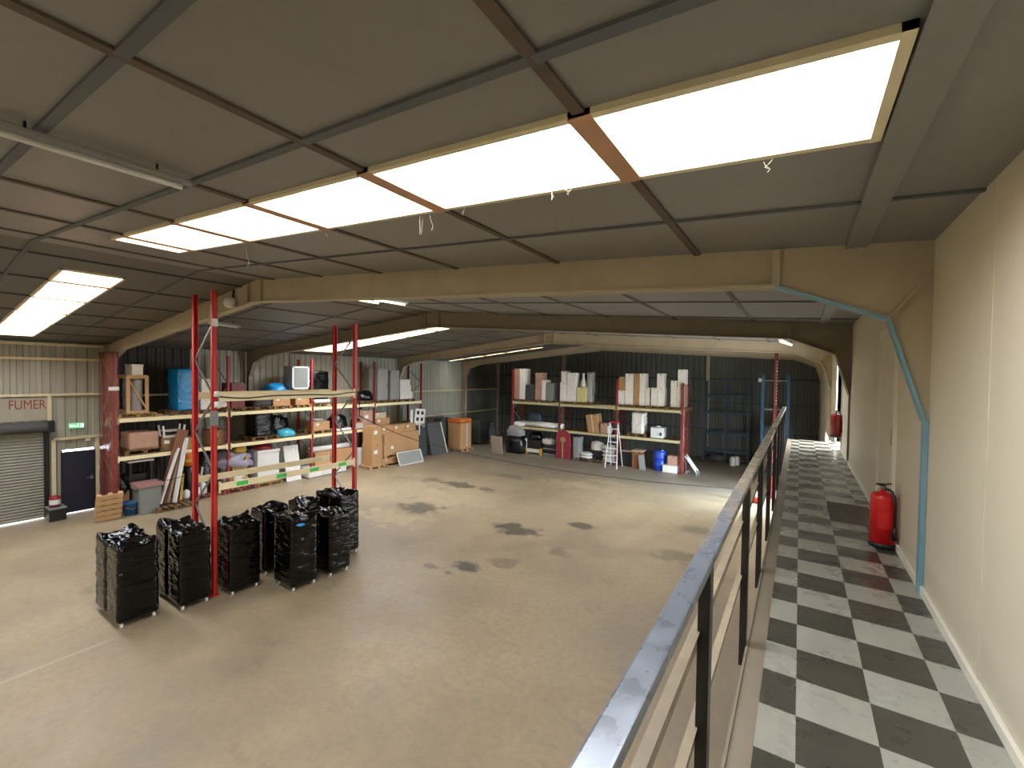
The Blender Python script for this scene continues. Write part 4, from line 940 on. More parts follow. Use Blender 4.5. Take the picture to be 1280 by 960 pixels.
one(MB().box(a.x-hw, a.x+hw, a.y, a.y+.06, 0, 1.0, Matrix.Rotation(.12, 3, 'X'), (a.x, a.y, 0)), 'panel', 'tan_panel', 'plain tan panel standing on the floor before the black bags', 'panel', tuple(a), bevel=.012)
a = onz(640, 567)
one(blob((a.x, a.y+.5, 0), .6, .45, .8, 93, .3, 18), 'black_bag', 'black_bag', 'large black bag heap at the left foot of the far rack', 'bag', (a.x, a.y+.5, 0), smooth=True)
one(blob((a.x+.0, a.y+.45, 1.0), .5, .4, .34, 94, .45, 18), 'plastic_sheet', 'clear_wrap', 'crumpled clear film on top of the black bag heap', 'sheet', (a.x, a.y+.5, 1.0), smooth=True)

# ------------------------------------------------------------------ far rack
HY, HR = 16.95, 18.05
X640, X853 = ony(640, 540, HY).x, ony(852, 560, HY).x
PX = [X640, ony(699, 540, HY).x, ony(770, 540, HY).x, X853]
rf = thing('pallet_rack', 'red pallet rack with cream beams standing before the dark far wall', 'pallet rack', (PX[0], HY, 0))
for x, z, m in zip(PX, (4.75, 3.05, 4.3, 4.2), ('red_mid', 'dark_red', 'red_mid', 'red_mid')): rack_frame(rf, 'x', x, HY, HR, z, m)
K1, K2 = 1.52, 2.93
for i in range(3):
    beams(rf, 'x', PX[i], PX[i+1], HY, HR, K1, 'beam_pale', .12, 'old_wood'); beams(rf, 'x', PX[i], PX[i+1], HY, HR, K2, 'beam_pale', .12)
crumple(PX[3]-.09, PX[3]+.1, HY-.05, HR+.05, .05, 4.15, .012, 14, .16, 0).build('shrouding_film', 'red_film', rf, True)['label'] = 'red film wound around the right end frame'
def fpal(x0, x1, what): 
    return pallet(((x0+x1)/2, HY+.55, K2), f'wooden pallet on the far rack under the {what}', 'x', 'old_wood', 'pallets on the far rack', .95)
zb = K2+.14
def fz(px, py): return ony(px, py, HY+.1).z
def fcart(x0, x1, yt, z0, m, label, d=.6, **k):
    xa = ony(x0, 490, HY+.08).x; xb = ony(x1, 490, HY+.08).x; 
    return carton(xa, xb, HY+.08, HY+.08+d, z0, fz((x0+x1)/2, yt), label, m, face='y', **k)
groups = [
 ('pink and white cartons at the left end', 643, 668, [
  (643, 649, 461, 'carton_pink', 'pinkish tall carton against the left end post of far rack'), (649.3, 656, 461, 'carton_white', 'tall white carton second from the left end of far rack'), (657.5, 668, 481, 'grey_dark', 'low dark box with white lid between tall cartons')]),
 ('pink, white and grey cartons', 669, 691, [
  (669, 677, 466, 'carton_pink', 'pinkish tall carton right of the low dark box'), (677.3, 682, 475, 'carton_white', 'narrow white carton beside the grey box'), (682.3, 691, 479, 'grey_plastic', 'grey box at the right of its pallet, left bay')]),
 ('white cartons above the second post', 700, 720, [
  (700, 708, 478, 'carton_white', 'white carton directly right of the second post, lower'), (708.4, 720, 482, 'carton_white', 'wide white carton right of the second post, lower')]),
 ('pale yellow carton', 721, 739, [(721, 732.5, 484, 'yellow_pale', 'pale yellow carton in the middle bay')]),
 ('brown and white cartons of the right bay', 773, 791, [
  (773, 780.5, 488, 'carton_white', 'white carton beside the third post, lower'), (781.5, 791.5, 467, 'carton_white', 'tall white carton second from the third post')]),
 ('tall brown and white cartons', 792, 812, [
  (792.3, 799, 467, 'carton', 'tall brown carton in the right bay'), (799.3, 806, 467, 'carton_white', 'tall white carton right of the tall brown one'), (806.5, 812, 485, 'white_wrap', 'short film covered carton at the right of its pallet')]),
 ('white carton pair of the right bay', 814, 830, [
  (814, 822, 485, 'carton_white', 'white carton in the right bay, left of a pair'), (822.3, 830, 485, 'carton_white', 'white carton in the right bay, right of a pair')]),
 ('white cartons at the right end', 838, 857, [
  (838.5, 846, 476, 'white_wrap', 'film covered white carton at the right end of far rack'), (846.3, 856.5, 484, 'carton_white', 'white carton at the right end of far rack, lower')])]
for what, p0, p1, items in groups:
    xa, xb = ony(p0, 495, HY+.08).x, ony(p1, 495, HY+.08).x; fpal(xa, xb, what)
    for x0, x1, yt, m, lab in items: fcart(x0, x1, yt, zb, m, lab, tp='tape_white' if 'white' in m else 'tape', sticker=False)
for x0, x1, yb_2, yt, m, lab in ((701.5, 707.5, 478, 464, 'carton_white', 'white carton on top, right of the second post'), (709, 719.5, 482, 466, 'carton_white', 'white carton on top of the wide white carton'), (773.5, 780.5, 488, 471, 'carton', 'brown carton on top, beside the third post'), (821, 829.5, 485, 467, 'carton_white', 'white carton standing on top of the pair'), (847, 856.5, 484, 462, 'carton_white', 'white carton on top at the right end of far rack')):
    fcart(x0, x1, yt, fz((x0+x1)/2, yb_2), m, lab, .5, tp='tape_white', sticker=False)
x_ = ony(729, 480, HY+.3).x; z_ = fz(727, 484); t = thing('demijohn', 'pale bottle with a slim neck standing on the pale yellow carton', 'bottle', (x_, HY+.32, z_))
MB().lathe((x_, HY+.32, z_), [(.15, 0), (.17, .05), (.15, .25), (.07, .42), (.06, .66), (.07, .68)], 16).build('bottle_body', 'white_wrap', t, True); MB().lathe((x_, HY+.32, z_+.68), [(.075, 0), (.075, .05)], 12).build('cap', 'carton_white', t)
xa, xb = ony(733, 480, HY+.15).x, ony(739, 480, HY+.15).x
one(crumple(xa, xb, HY+.2, HY+.75, zb, fz(736, 465), .03, 95, .12, .05), 'film_bundle', 'clear_wrap', 'upright bundle of clear film beside the pale yellow carton', 'bundle', (xa, HY+.4, zb), smooth=True)
# middle shelf of the far rack
zb = K1+.018
def fx_(px, yy_=540): return ony(px, yy_, HY+.1).x
t = thing('film_roll', 'long pale roll lying across the left bay of far rack', 'roll', (fx_(652), HY+.25, zb))
MB().cyl((fx_(651), HY+.22, zb+.15), (fx_(703), HY+.22, zb+.15), .15, n=20).build('roll', 'white_wrap', t, True); MB().cyl((fx_(703), HY+.22, zb+.15), (fx_(703.4), HY+.22, zb+.15), .05, n=12).build('core', 'carton_dark', t)
one(blob((fx_(662), HY+.75, zb), .45, .25, .5, 96, .3), 'blue_tarpaulin', 'dull_blue', 'dark blue folded tarpaulin behind the long pale roll', 'tarpaulin', (fx_(662), HY+.7, zb), smooth=True)
one(blob((fx_(649), HY+.1, zb), .38, .28, .15, 97, .5), 'plastic_sheet', 'white_wrap', 'white crumpled sheet hanging at the left end of the roll', 'sheet', (fx_(648), HY, zb), smooth=True)
t = thing('cardboard_box', 'brown carton tilted sideways on the middle bay of far rack', 'box', (fx_(741), HY+.4, zb))
rot = Matrix.Rotation(.16, 3, 'Y'); xa, xb = fx_(735), fx_(749); pv = (xa, HY, zb)
MB().box(xa, xb, HY+.1, HY+.7, zb, fz(741, 517), Matrix.Rotation(-.16, 3, 'Y'), (xb, HY, zb)).build('box_body', 'carton', t, bevel=.006); MB().box((xa+xb)/2-.03, (xa+xb)/2+.03, HY+.09, HY+.71, zb+.0, fz(741, 517)+.004, Matrix.Rotation(-.16, 3, 'Y'), (xb, HY, zb)).build('tape', 'tape_white', t)
carton(fx_(750.5), fx_(758), HY+.1, HY+.6, zb, fz(755, 529), 'small brown carton leaning place right of the tilted carton'.replace(' leaning place', ''), 'carton_pink', face='y', sticker=False)
one(blob((fx_(760), HY+.25, zb), .14, .2, .3, 98, .3), 'plastic_bag', 'white_wrap', 'white plastic bag behind the step ladder', 'bag', (fx_(760), HY+.3, zb), smooth=True)
pallet(((fx_(788)+fx_(805))/2, HY+.55, zb), 'wooden pallet under the film wrapped white load of the far rack', 'x', 'old_wood', None, .9)
wrapped(fx_(789), fx_(804), HY+.1, HY+.75, zb+.14, fz(797, 516), 'white goods in clear film on the right bay of far rack', 'white_wrap', amp=.04, seed=99, lump=.1)
t = thing('tank', 'small square white tank with a cap on the right bay', 'tank', (fx_(823), HY+.4, zb))
MB().box(fx_(813), fx_(829), HY+.08, HY+.75, zb, zb+.5).build('tank_body', 'white_paint', t, bevel=.05); MB().box(fx_(826)-.05, fx_(826)+.05, HY+.05, HY+.09, zb+.14, zb+.28).build('valve', 'grey_dark', t); MB().cyl((fx_(821), HY+.4, zb+.5), (fx_(821), HY+.4, zb+.56), .1).build('cap', 'white_paint', t)
# floor level of the far rack
t = thing('road_barrier', 'black crate with yellow end posts under the far rack', 'crate', (fx_(667, 565), HY+.3, 0)); xa, xb = fx_(657, 565), fx_(677, 565)
MB().box(xa+.05, xb-.05, HY+.1, HY+.6, .3, .8).build('crate_body', 'black_plastic', t, bevel=.01)
for x in (xa+.05, xb-.05): MB().box(x-.06, x+.06, HY+.04, HY+.16, 0, .35).build('end_post', 'yellow', t)
MB().box(xa, xb, HY+.06, HY+.14, .1, .3).build('front_board', 'trim_cream', t); MB().box(xa-.02, xa+.08, HY+.05, HY+.13, .35, .85).build('pole', 'white_paint', t); t.name = 'slatted_crate'
t = thing('generator', 'black machine in a pale frame left of the red arch', 'machine', (fx_(685, 568), HY+.4, 0)); xa, xb = fx_(679, 565), fx_(694, 565)
MB().box(xa, xb, HY+.1, HY+.7, .14, .62).build('machine_body', 'black_plastic', t, bevel=.03); mb = MB()
for z in (.08, .4): mb.box(xa-.03, xb+.03, HY+.05, HY+.09, z-.03, z+.03)
mb.box(xa, xb, HY+.1, HY+.7, .0, .14); mb.build('frame', 'grey_plastic', t)
one(blob((fx_(683, 552), HY+.35, .62), .35, .25, .22, 101, .35), 'white_bag', 'carton_white', 'white paper bag on the black machine', 'bag', (fx_(683), HY+.3, .62), smooth=True)
one(blob((fx_(667, 552), HY+.35, .8), .4, .25, .28, 102, .35), 'black_bag', 'black_bag', 'black bag lying on the yellow ended crate', 'bag', (fx_(667), HY+.3, .8), smooth=True)
# red arched panel
xa, xb = fx_(699, 570)-.1, fx_(714.5, 570); yy0 = HY-.12; w = (xb-xa)/2; xc = (xa+xb)/2; zt = ony(706, 538, yy0).z
poly = [(xa, yy0, 0), (xb, yy0, 0)]+[(xc+w*math.cos(math.pi*k/14), yy0, zt-w+w*math.sin(math.pi*k/14)) for k in range(15)]
t = thing('arched_panel', 'tall dark red padded panel with a rounded top before the far rack', 'panel', (xc, yy0, 0))
MB().prism(poly, (0, .1, 0)).build('panel', 'red_uph', t, bevel=.015)
MB().lathe((xc+.02, yy0-.005, zt-w), [(.0, 0)], 3, False) if False else None
MB().cyl((xc+.0, yy0-.02, zt-w*1.2), (xc, yy0, zt-w*1.2), w*.36, n=20).build('round_badge', 'gold_tan', t); MB().box(xc-.05, xc+.02, yy0-.02, yy0, 0, zt-w*1.5).build('gold_stripe', 'gold_tan', t)
one(MB().box(xb+.08, xb+.42, HY+.05, HY+.7, 0, 1.2), 'cushion_stack', 'grey_panel', 'grey film covered slab right of the red arch', 'slab', (xb+.2, HY+.3, 0), bevel=.06)
xa, xb2 = xb+.5, fx_(752, 575); pallet(((xa+xb2)/2, HY+.5, 0), 'wooden pallet under the white cement sacks', 'x', 'old_wood', None, 1.6)
for k in range(2): one(blob((xa+.25+.0*k, HY+.35, .14+.15*k), .38, .3, .1, 110+k, .15), 'cement_sack', 'sack', 'white sack lying flat right of the grey slab, '+('bottom', 'top')[k]+' of two', 'sack', (xa+.25, HY+.3, .14+.15*k), smooth=True)
t = thing('mixer', 'white and black mixing machine behind the flat sacks', 'machine', (fx_(745), HY+.5, .14)); xm = fx_(744.5)
MB().box(xm-.3, xm+.3, HY+.3, HY+.8, .14, .6).build('base', 'black_plastic', t, bevel=.03); blob((xm, HY+.5, .58), .36, .3, .3, 113, .35).build('drum', 'white_wrap', t, True); MB().cyl((xm+.1, HY+.5, .9), (xm+.15, HY+.45, 1.2), .06).build('neck', 'grey_dark', t, True)
for k in range(4): one(blob((fx_(760.5)-.02*k, HY+.35, .14+.2*k), .36, .3, .135, 120+k, .15), 'sack', 'sack', 'pale sack stacked behind the step ladder, '+('bottom', 'second from bottom', 'third from bottom', 'top')[k]+' of four', 'sack', (fx_(760), HY+.3, .14+.2*k), smooth=True)
# step ladder
xa, xb = ony(754, 583, HY-.8).x, ony(773, 583, HY-.8).x; yl = HY-.8; zt = ony(765, 527, HY-.15).z; xc = (xa+xb)/2
t = thing('step_ladder', 'aluminium step ladder standing open before the far rack', 'ladder', (xc, yl, 0))
for s_ in (-1, 1):
    MB().bar((xc+s_*.3, yl, 0), (xc+s_*.19, yl+.36, zt), .05, .03).build('front_rail', 'white_paint', t); MB().bar((xc+s_*.3, yl+.8, 0), (xc+s_*.2, yl+.40, zt-.1), .035, .025).build('rear_leg', 'white_paint', t)
for k in range(6): f_ = (k+1)/7; MB().box(xc-.3+.1*f_, xc+.3-.1*f_, yl+.36*f_-.05, yl+.36*f_+.06, zt*f_-.02, zt*f_+.01).build('step', 'white_paint', t)
MB().box(xc-.21, xc+.21, yl+.28, yl+.46, zt-.02, zt+.03).build('top_cap', 'red_paint', t)
# boxes, drum, and oddments on the right bay floor
one(MB().box(fx_(775), fx_(790.5), HY+.1, HY+.7, 0, .72), 'black_box', 'black_plastic', 'black open box right of the step ladder', 'box', (fx_(782), HY+.3, 0), bevel=.01)
one(MB().box(fx_(775)-.02, fx_(790)+.02, HY+.12, HY+.5, .725, .76), 'board', 'carton_pale', 'pale board lying on the black open box', 'board', (fx_(782), HY+.3, .72))
carton(fx_(792), fx_(803), HY-.05, HY+.5, 0, .82, 'brown wooden box between the black box and blue drum', 'brown', face='y', sticker=False, name='wooden_box'); one(MB().box(fx_(791), fx_(805), HY-.1, HY+.55, .825, .865), 'board', 'carton_pale', 'pale board lying on the brown wooden box', 'board', (fx_(798), HY+.2, .82))
one(MB().box(fx_(806.5)-.15, fx_(812.5)-.1, HY-.2, HY-.14, 0, .72, Matrix.Rotation(-.15, 3, 'Y')@Matrix.Rotation(-.1, 3, 'X'), (fx_(809), HY-.17, 0)), 'panel', 'grey_panel', 'light blue grey panel leaning between the brown box and blue drum', 'panel', (fx_(809), HY-.17, 0), bevel=.015)
c0 = Vector((fx_(824), HY+.32, 0)); t = thing('drum', 'bright blue plastic drum on the floor of the right bay', 'drum', tuple(c0))
MB().lathe(c0, [(.26, 0), (.29, .03), (.29, .24), (.305, .26), (.29, .28), (.29, .6), (.305, .62), (.29, .64), (.29, .86), (.26, .92)], 24).build('drum_body', 'blue_plastic', t, True); MB().lathe(c0+Vector((0, 0, .92)), [(.24, 0), (.24, .015), (.2, .02)], 24).build('lid', 'blue_plastic', t)
MB().lathe(c0+Vector((.12, 0, .935)), [(.05, 0), (.05, .03)], 12).build('bung', 'white_paint', t)
xa, xb = fx_(830), fx_(848); t = thing('chest', 'low white chest on the floor under a brown carton', 'chest', ((xa+xb)/2, HY+.1, 0)); MB().box(xa, xb, HY-.05, HY+.6, .0, .28).build('chest_body', 'carton_white', t, bevel=.02); MB().box(xa-.01, xb+.01, HY-.07, HY+.61, .28, .34).build('lid', 'white_wrap', t, bevel=.015)
carton(fx_(836), fx_(848), HY+.02, HY+.55, .34, .78, 'brown carton on the low white chest', 'carton_pink', face='y', sticker=False)
# folding chair / trolley to the right of the rack
c0 = onz(866, 594); c0.z = 0; t = thing('hand_trolley', 'white tipped trolley on small wheels right of the far rack', 'trolley', tuple(c0))
a = c0+Vector((-.38, .1, .82)); b_ = c0+Vector((.16, -.05, .14))
for dy in (0, .42): MB().bar(a+Vector((0, dy, 0)), b_+Vector((0, dy, 0)), .045, .045).build('side_rail', 'white_paint', t)
mb = MB(); p = a.lerp(b_, .1); q = a.lerp(b_, .9); mb.add([p, q, q+Vector((0, .42, 0)), p+Vector((0, .42, 0))], [(0, 1, 2, 3)]); mb.build('back_panel', 'carton_white', t)
for dy in (0, .42):
    MB().bar(a+Vector((.02, dy, 0)), c0+Vector((-.3, .1+dy, .06)), .03, .03).build('leg', 'zinc', t)
    for x in (-.3, .18): MB().cyl(c0+Vector((x, dy-.02+(.1 if x < 0 else -.05), .06)), c0+Vector((x, dy+.02+(.1 if x < 0 else -.05), .06)), .06, n=14).build('wheel', 'grey_plastic', t)

# ------------------------------------------------------------------ blue racking by the far wall
xa, xb = ony(880, 520, FY-1.0).x, ony(936, 520, FY-1.0).x
t = thing('shelving', 'dark blue empty shelving standing against the far wall', 'shelving', (xa, FY-1, 0))
for x in (xa, (xa+xb)/2, xb):
    for y in (FY-1.0, FY-.25): MB().box(x-.05, x+.05, y-.04, y+.04, 0, 4.3).build('upright', 'dull_blue', t)
for z in (.55, 1.5, 2.6, 3.5):
    mb = MB(); 
    for y in (FY-1.0, FY-.25): mb.box(xa+.05, xb-.05, y-.025, y+.025, z-.05, z+.05)
    mb.build('beam', 'dull_blue', t)
one(blob(((xa+xb)/2+.1, FY-.65, 0), 1.1, .28, .26, 131, .4, 20), 'rubble_sacks', 'grey_dark', 'low heap of dark bags under the blue shelving', 'heap', ((xa+xb)/2, FY-.6, 0), smooth=True)
yb2 = 19.6; xa, xb = ony(953, 520, yb2).x, ony(985, 520, yb2).x; zt = ony(953, 469, yb2).z
t = thing('upright_frame', 'bright blue ladder frame standing behind the end of the guard rail', 'rack frame', (xa, yb2, 0))
for x in (xa, xb): MB().box(x-.06, x+.06, yb2-.04, yb2+.04, 0, zt+.05).build('upright', 'blue_steel', t)
mb = MB()
for z in (zt-.25, zt-1.6, zt-3.0): mb.bar((xa, yb2, z), (xb, yb2, z), .05, .06)
mb.build('cross_bar', 'zinc', t); mb = MB(); mb.add([(xa-.1, yb2+.1, 0), (xb+.2, yb2+.1, 0), (xb+.2, yb2+.1, 2.2), (xa-.1, yb2+.1, 2.2)], [(0, 1, 2, 3)]); mb.build('back_sheet', 'dull_blue', t)
MB().box(xa-.2, xa-.06, yb2-.05, yb2+.05, zt-.32, zt-.15).build('end_cap', 'white_paint', t)
yr_ = 14.8; xq = ony(970, 470, yr_).x; zt = 5.5
t = thing('rack_post', 'tall dark red slotted post rising behind the guard rail', 'post', (xq, yr_, 0))
mb = MB(); mb.box(xq-.06, xq+.06, yr_-.05, yr_-.04, 0, zt); mb.box(xq-.06, xq-.05, yr_-.05, yr_+.05, 0, zt); mb.box(xq+.05, xq+.06, yr_-.05, yr_+.05, 0, zt); mb.build('upright', 'dark_red', t)
mb = MB()
for k in range(14): z = zt-.4-k*.12; mb.box(xq+.02, xq+.045, yr_-.056, yr_-.049, z-.02, z+.02)
mb.build('slot', 'white_paint', t); MB().box(xq-.12, xq+.12, yr_-.1, yr_+.1, 0, .012).build('foot_plate', 'dark_red', t)
# pale oddment on the floor seen past the rail, cone
c0 = onz(945, 628); c0.z = 0; t = thing('traffic_cone', 'orange red traffic cone with white band on the floor beyond the rail', 'traffic cone', tuple(c0))
MB().box(c0.x-.2, c0.x+.2, c0.y-.2, c0.y+.2, 0, .04).build('cone_base', 'steel_dark', t, bevel=.01); MB().lathe(c0+Vector((0, 0, .04)), [(.15, 0), (.03, .72), (.025, .73)], 18).build('cone_body', 'cone_orange', t, True); MB().lathe(c0+Vector((0, 0, .22)), [(.125, 0), (.095, .18)], 18, False).build('white_band', 'white_paint', t, True)
for k, (px, py) in enumerate(((916, 571), (921, 566))):
    c0 = ony(px, py, 20.6+.3*k); c0.z = 0; t = thing('plastic_drum', 'small white drum near the far wall, '+('left', 'right')[k]+' of two', 'drum', tuple(c0))
    MB().lathe(c0, [(.13, 0), (.14, .02), (.14, .36), (.12, .4)], 16).build('drum_body', 'white_paint', t, True); MB().lathe(c0+Vector((0, 0, .4)), [(.1, 0), (.1, .04)], 14).build('lid', 'white_paint', t)

# ------------------------------------------------------------------ black wrapped loads on casters
BP = []
def bundle(cx, cy_, sx, sy, h, label, seed, rot=0, cols=2):
    t = thing('wrapped_trolley', label, 'wrapped trolley', (cx, cy_, 0), 'black film wrapped trolleys')
    g = .5
    mb = crumple(-sx/2, sx/2, -sy/2, sy/2, .13, h, .013, seed, .045, .13, g if cols == 2 else None, .02, .9)
    mb.v = [v+Vector((cx, cy_, 0)) for v in mb.v]; mb.build('wrapped_stack', 'black_wrap', t, True)
    MB().box(cx-sx/2+.03, cx+sx/2-.03, cy_-sy/2+.03, cy_+sy/2-.03, .1, .13).build('dolly_base', 'black_plastic', t)
    for a in (-1, 1):
        for b_ in (-1, 1):
            x, y = cx+a*(sx/2-.08), cy_+b_*(sy/2-.07)
            c = MB().cyl((x, y-.018, .045), (x, y+.018, .045), .045, n=14).build('caster', 'carton_white', t)
            MB().prism([(x-.03, y-.026, .03), (x-.03, y-.02, .03), (x-.03, y-.02, .094), (x-.03, y+.02, .094), (x-.03, y+.02, .03), (x-.03, y+.026, .03), (x-.03, y+.026, .1), (x-.03, y-.026, .1)], (.06, 0, 0)).build('fork', 'zinc', c)
    t.rotation_euler.z = rot
    return t
def front(px, py, px2, py2, depth, h, label, seed, cols=2, rot_=0):
    a, b_ = onz(px, py), onz(px2, py2); w = (b_-a).length; dv = (b_-a).normalized(); back = Vector((-dv.y, dv.x, 0))
    back = Vector((-1, 0, 0)); w = abs(b_.y-a.y); c0 = Vector((max(a.x, b_.x)-depth/2-.02, (a.y+b_.y)/2, 0)); ang = rot_
    return bundle(c0.x, c0.y, depth, w, h, label, seed, ang, cols)
front(147, 790, 198, 768, 1.25, 1.42, 'tall black film wrapped trolley standing nearest, left end of the row', 1)
front(225, 767, 263, 750, 1.2, 1.45, 'black film wrapped trolley immediately left of the red post', 2)
front(288, 748, 327, 733, .65, 1.43, 'black film wrapped trolley immediately right of the red post', 3, 1)
front(365, 743, 397, 728, .7, 1.5, 'black film wrapped trolley with a blue scrap on its top', 4, 1)
front(412, 724, 438, 712, .7, 1.38, 'black film wrapped trolley in the front row, right end', 5, 1)
front(330, 722, 358, 708, .6, 1.45, 'black film wrapped trolley behind the one with blue scrap', 6, 1)
front(377, 706, 399, 694, .6, 1.40, 'black film wrapped trolley half hidden in the back row, peaked top', 7, 1)
front(424, 700, 448, 689, 1.0, 1.52, 'black film wrapped trolley at the back right corner of the group', 8)
q = onz(376, 655, 1.53)
one(blob((q.x, q.y, 1.505), .06, .07, .015, 140, .4), 'plastic_scrap', 'blue_bag', 'small blue and white plastic scrap on a black wrapped trolley', 'scrap', (q.x, q.y, 1.5), smooth=True)

# ------------------------------------------------------------------ left wall furniture
t = thing('warning_sign', 'faded sign board with red lettering above the roller shutter', 'sign', (LX+.1, -1.5, 3.3))
q0, q1 = onx(0, 500, LX+.1), onx(58, 500, LX+.1); zA = onx(30, 500.5, LX+.1).z; zB = onx(30, 512, LX+.1).z
MB().box(LX+.0, LX+.03, q0.y-1.2, q1.y+.08, zB-.35, zA+.08).build('sign_board', 'sign_board', t)
cu = bpy.data.curves.new('sign_lettering', 'FONT'); cu.body = 'FUMER'; cu.size = 1; cu.extrude = .002
to = bpy.data.objects.new('tmp', cu); me = bpy.data.meshes.new_from_object(to); bpy.data.objects.remove(to)
xs = [v.co.x for v in me.vertices]; ys = [v.co.y for v in me.vertices]; y0 = onx(11, 505, LX+.03).y
sxx = (q1.y-y0)/(max(xs)-min(xs)); szz = (zA-zB)/(max(ys)-min(ys))
for v in me.vertices:
    x, y, z = v.co; v.co = Vector((LX+.032+z, y0+(x-min(xs))*sxx, zB+(y-min(ys))*szz))-t.location
me.materials.append(M['sign_red']); o = bpy.data.objects.new('sign_lettering', me); COL.objects.link(o); o.parent = t
q = onx(96, 532, LX+.12); t = thing('exit_sign', 'green and white emergency exit sign above the side door', 'sign', (LX+.1, q.y, q.z))
MB().box(LX+.05, LX+.11, q.y-.17, q.y+.17, q.z-.075, q.z+.075).build('sign_case', 'exit_green', t, bevel=.005)
mb = MB(); X = LX+.111
mb.box(X, X+.003, q.y-.13, q.y-.04, q.z-.02, q.z+.02); mb.prism([(X, q.y-.16, q.z), (X, q.y-.13, q.z-.04), (X, q.y-.13, q.z+.04)], (.003, 0, 0))
mb.cyl((X, q.y+.03, q.z+.05), (X+.003, q.y+.03, q.z+.05), .014); mb.bar((X, q.y+.03, q.z+.03), (X, q.y+.01, q.z-.01), .006, .025, (1, 0, 0)); mb.bar((X, q.y+.01, q.z-.01), (X, q.y-.02, q.z-.055), .006, .016, (1, 0, 0)); mb.bar((X, q.y+.01, q.z-.01), (X, q.y+.05, q.z-.05), .006, .016, (1, 0, 0))
mb.box(X, X+.003, q.y+.09, q.y+.15, q.z-.055, q.z+.055); mb.build('pictogram', 'exit_white', t)
q = onx(110, 548, LX+.05); t = thing('light_switch', 'small white switch box on the wall beside the exit sign', 'switch', (LX+.03, q.y, q.z)); MB().box(LX+.0, LX+.06, q.y-.05, q.y+.05, q.z-.07, q.z+.07).build('switch_box', 'white_paint', t, bevel=.006); MB().box(LX+.06, LX+.068, q.y-.02, q.y+.02, q.z-.03, q.z+.03).build('rocker', 'carton_white', t)
y0, y1 = onx(61, 645, LX+.6).y, onx(83, 645, LX+.6).y
t = thing('tool_chest', 'black box on the floor between roller shutter and side door', 'box', (LX+.4, (y0+y1)/2, 0)); MB().box(LX+.15, LX+.65, y0, y1, 0, .34).build('chest_body', 'black_plastic', t, bevel=.02); MB().box(LX+.14, LX+.66, y0-.01, y1+.01, .34, .38).build('lid', 'grey_plastic', t, bevel=.01)
t = thing('paint_tin', 'red and white tin standing on the black box', 'tin', (LX+.4, (y0+y1)/2, .38)); MB().lathe((LX+.4, (y0+y1)/2-.02, .38), [(.12, 0), (.12, .3), (.1, .32)], 16).build('tin_body', 'ext_dark_red', t, True); MB().lathe((LX+.4, (y0+y1)/2-.02, .46), [(.122, 0), (.122, .14)], 16, False).build('tin_label', 'paper', t, True)

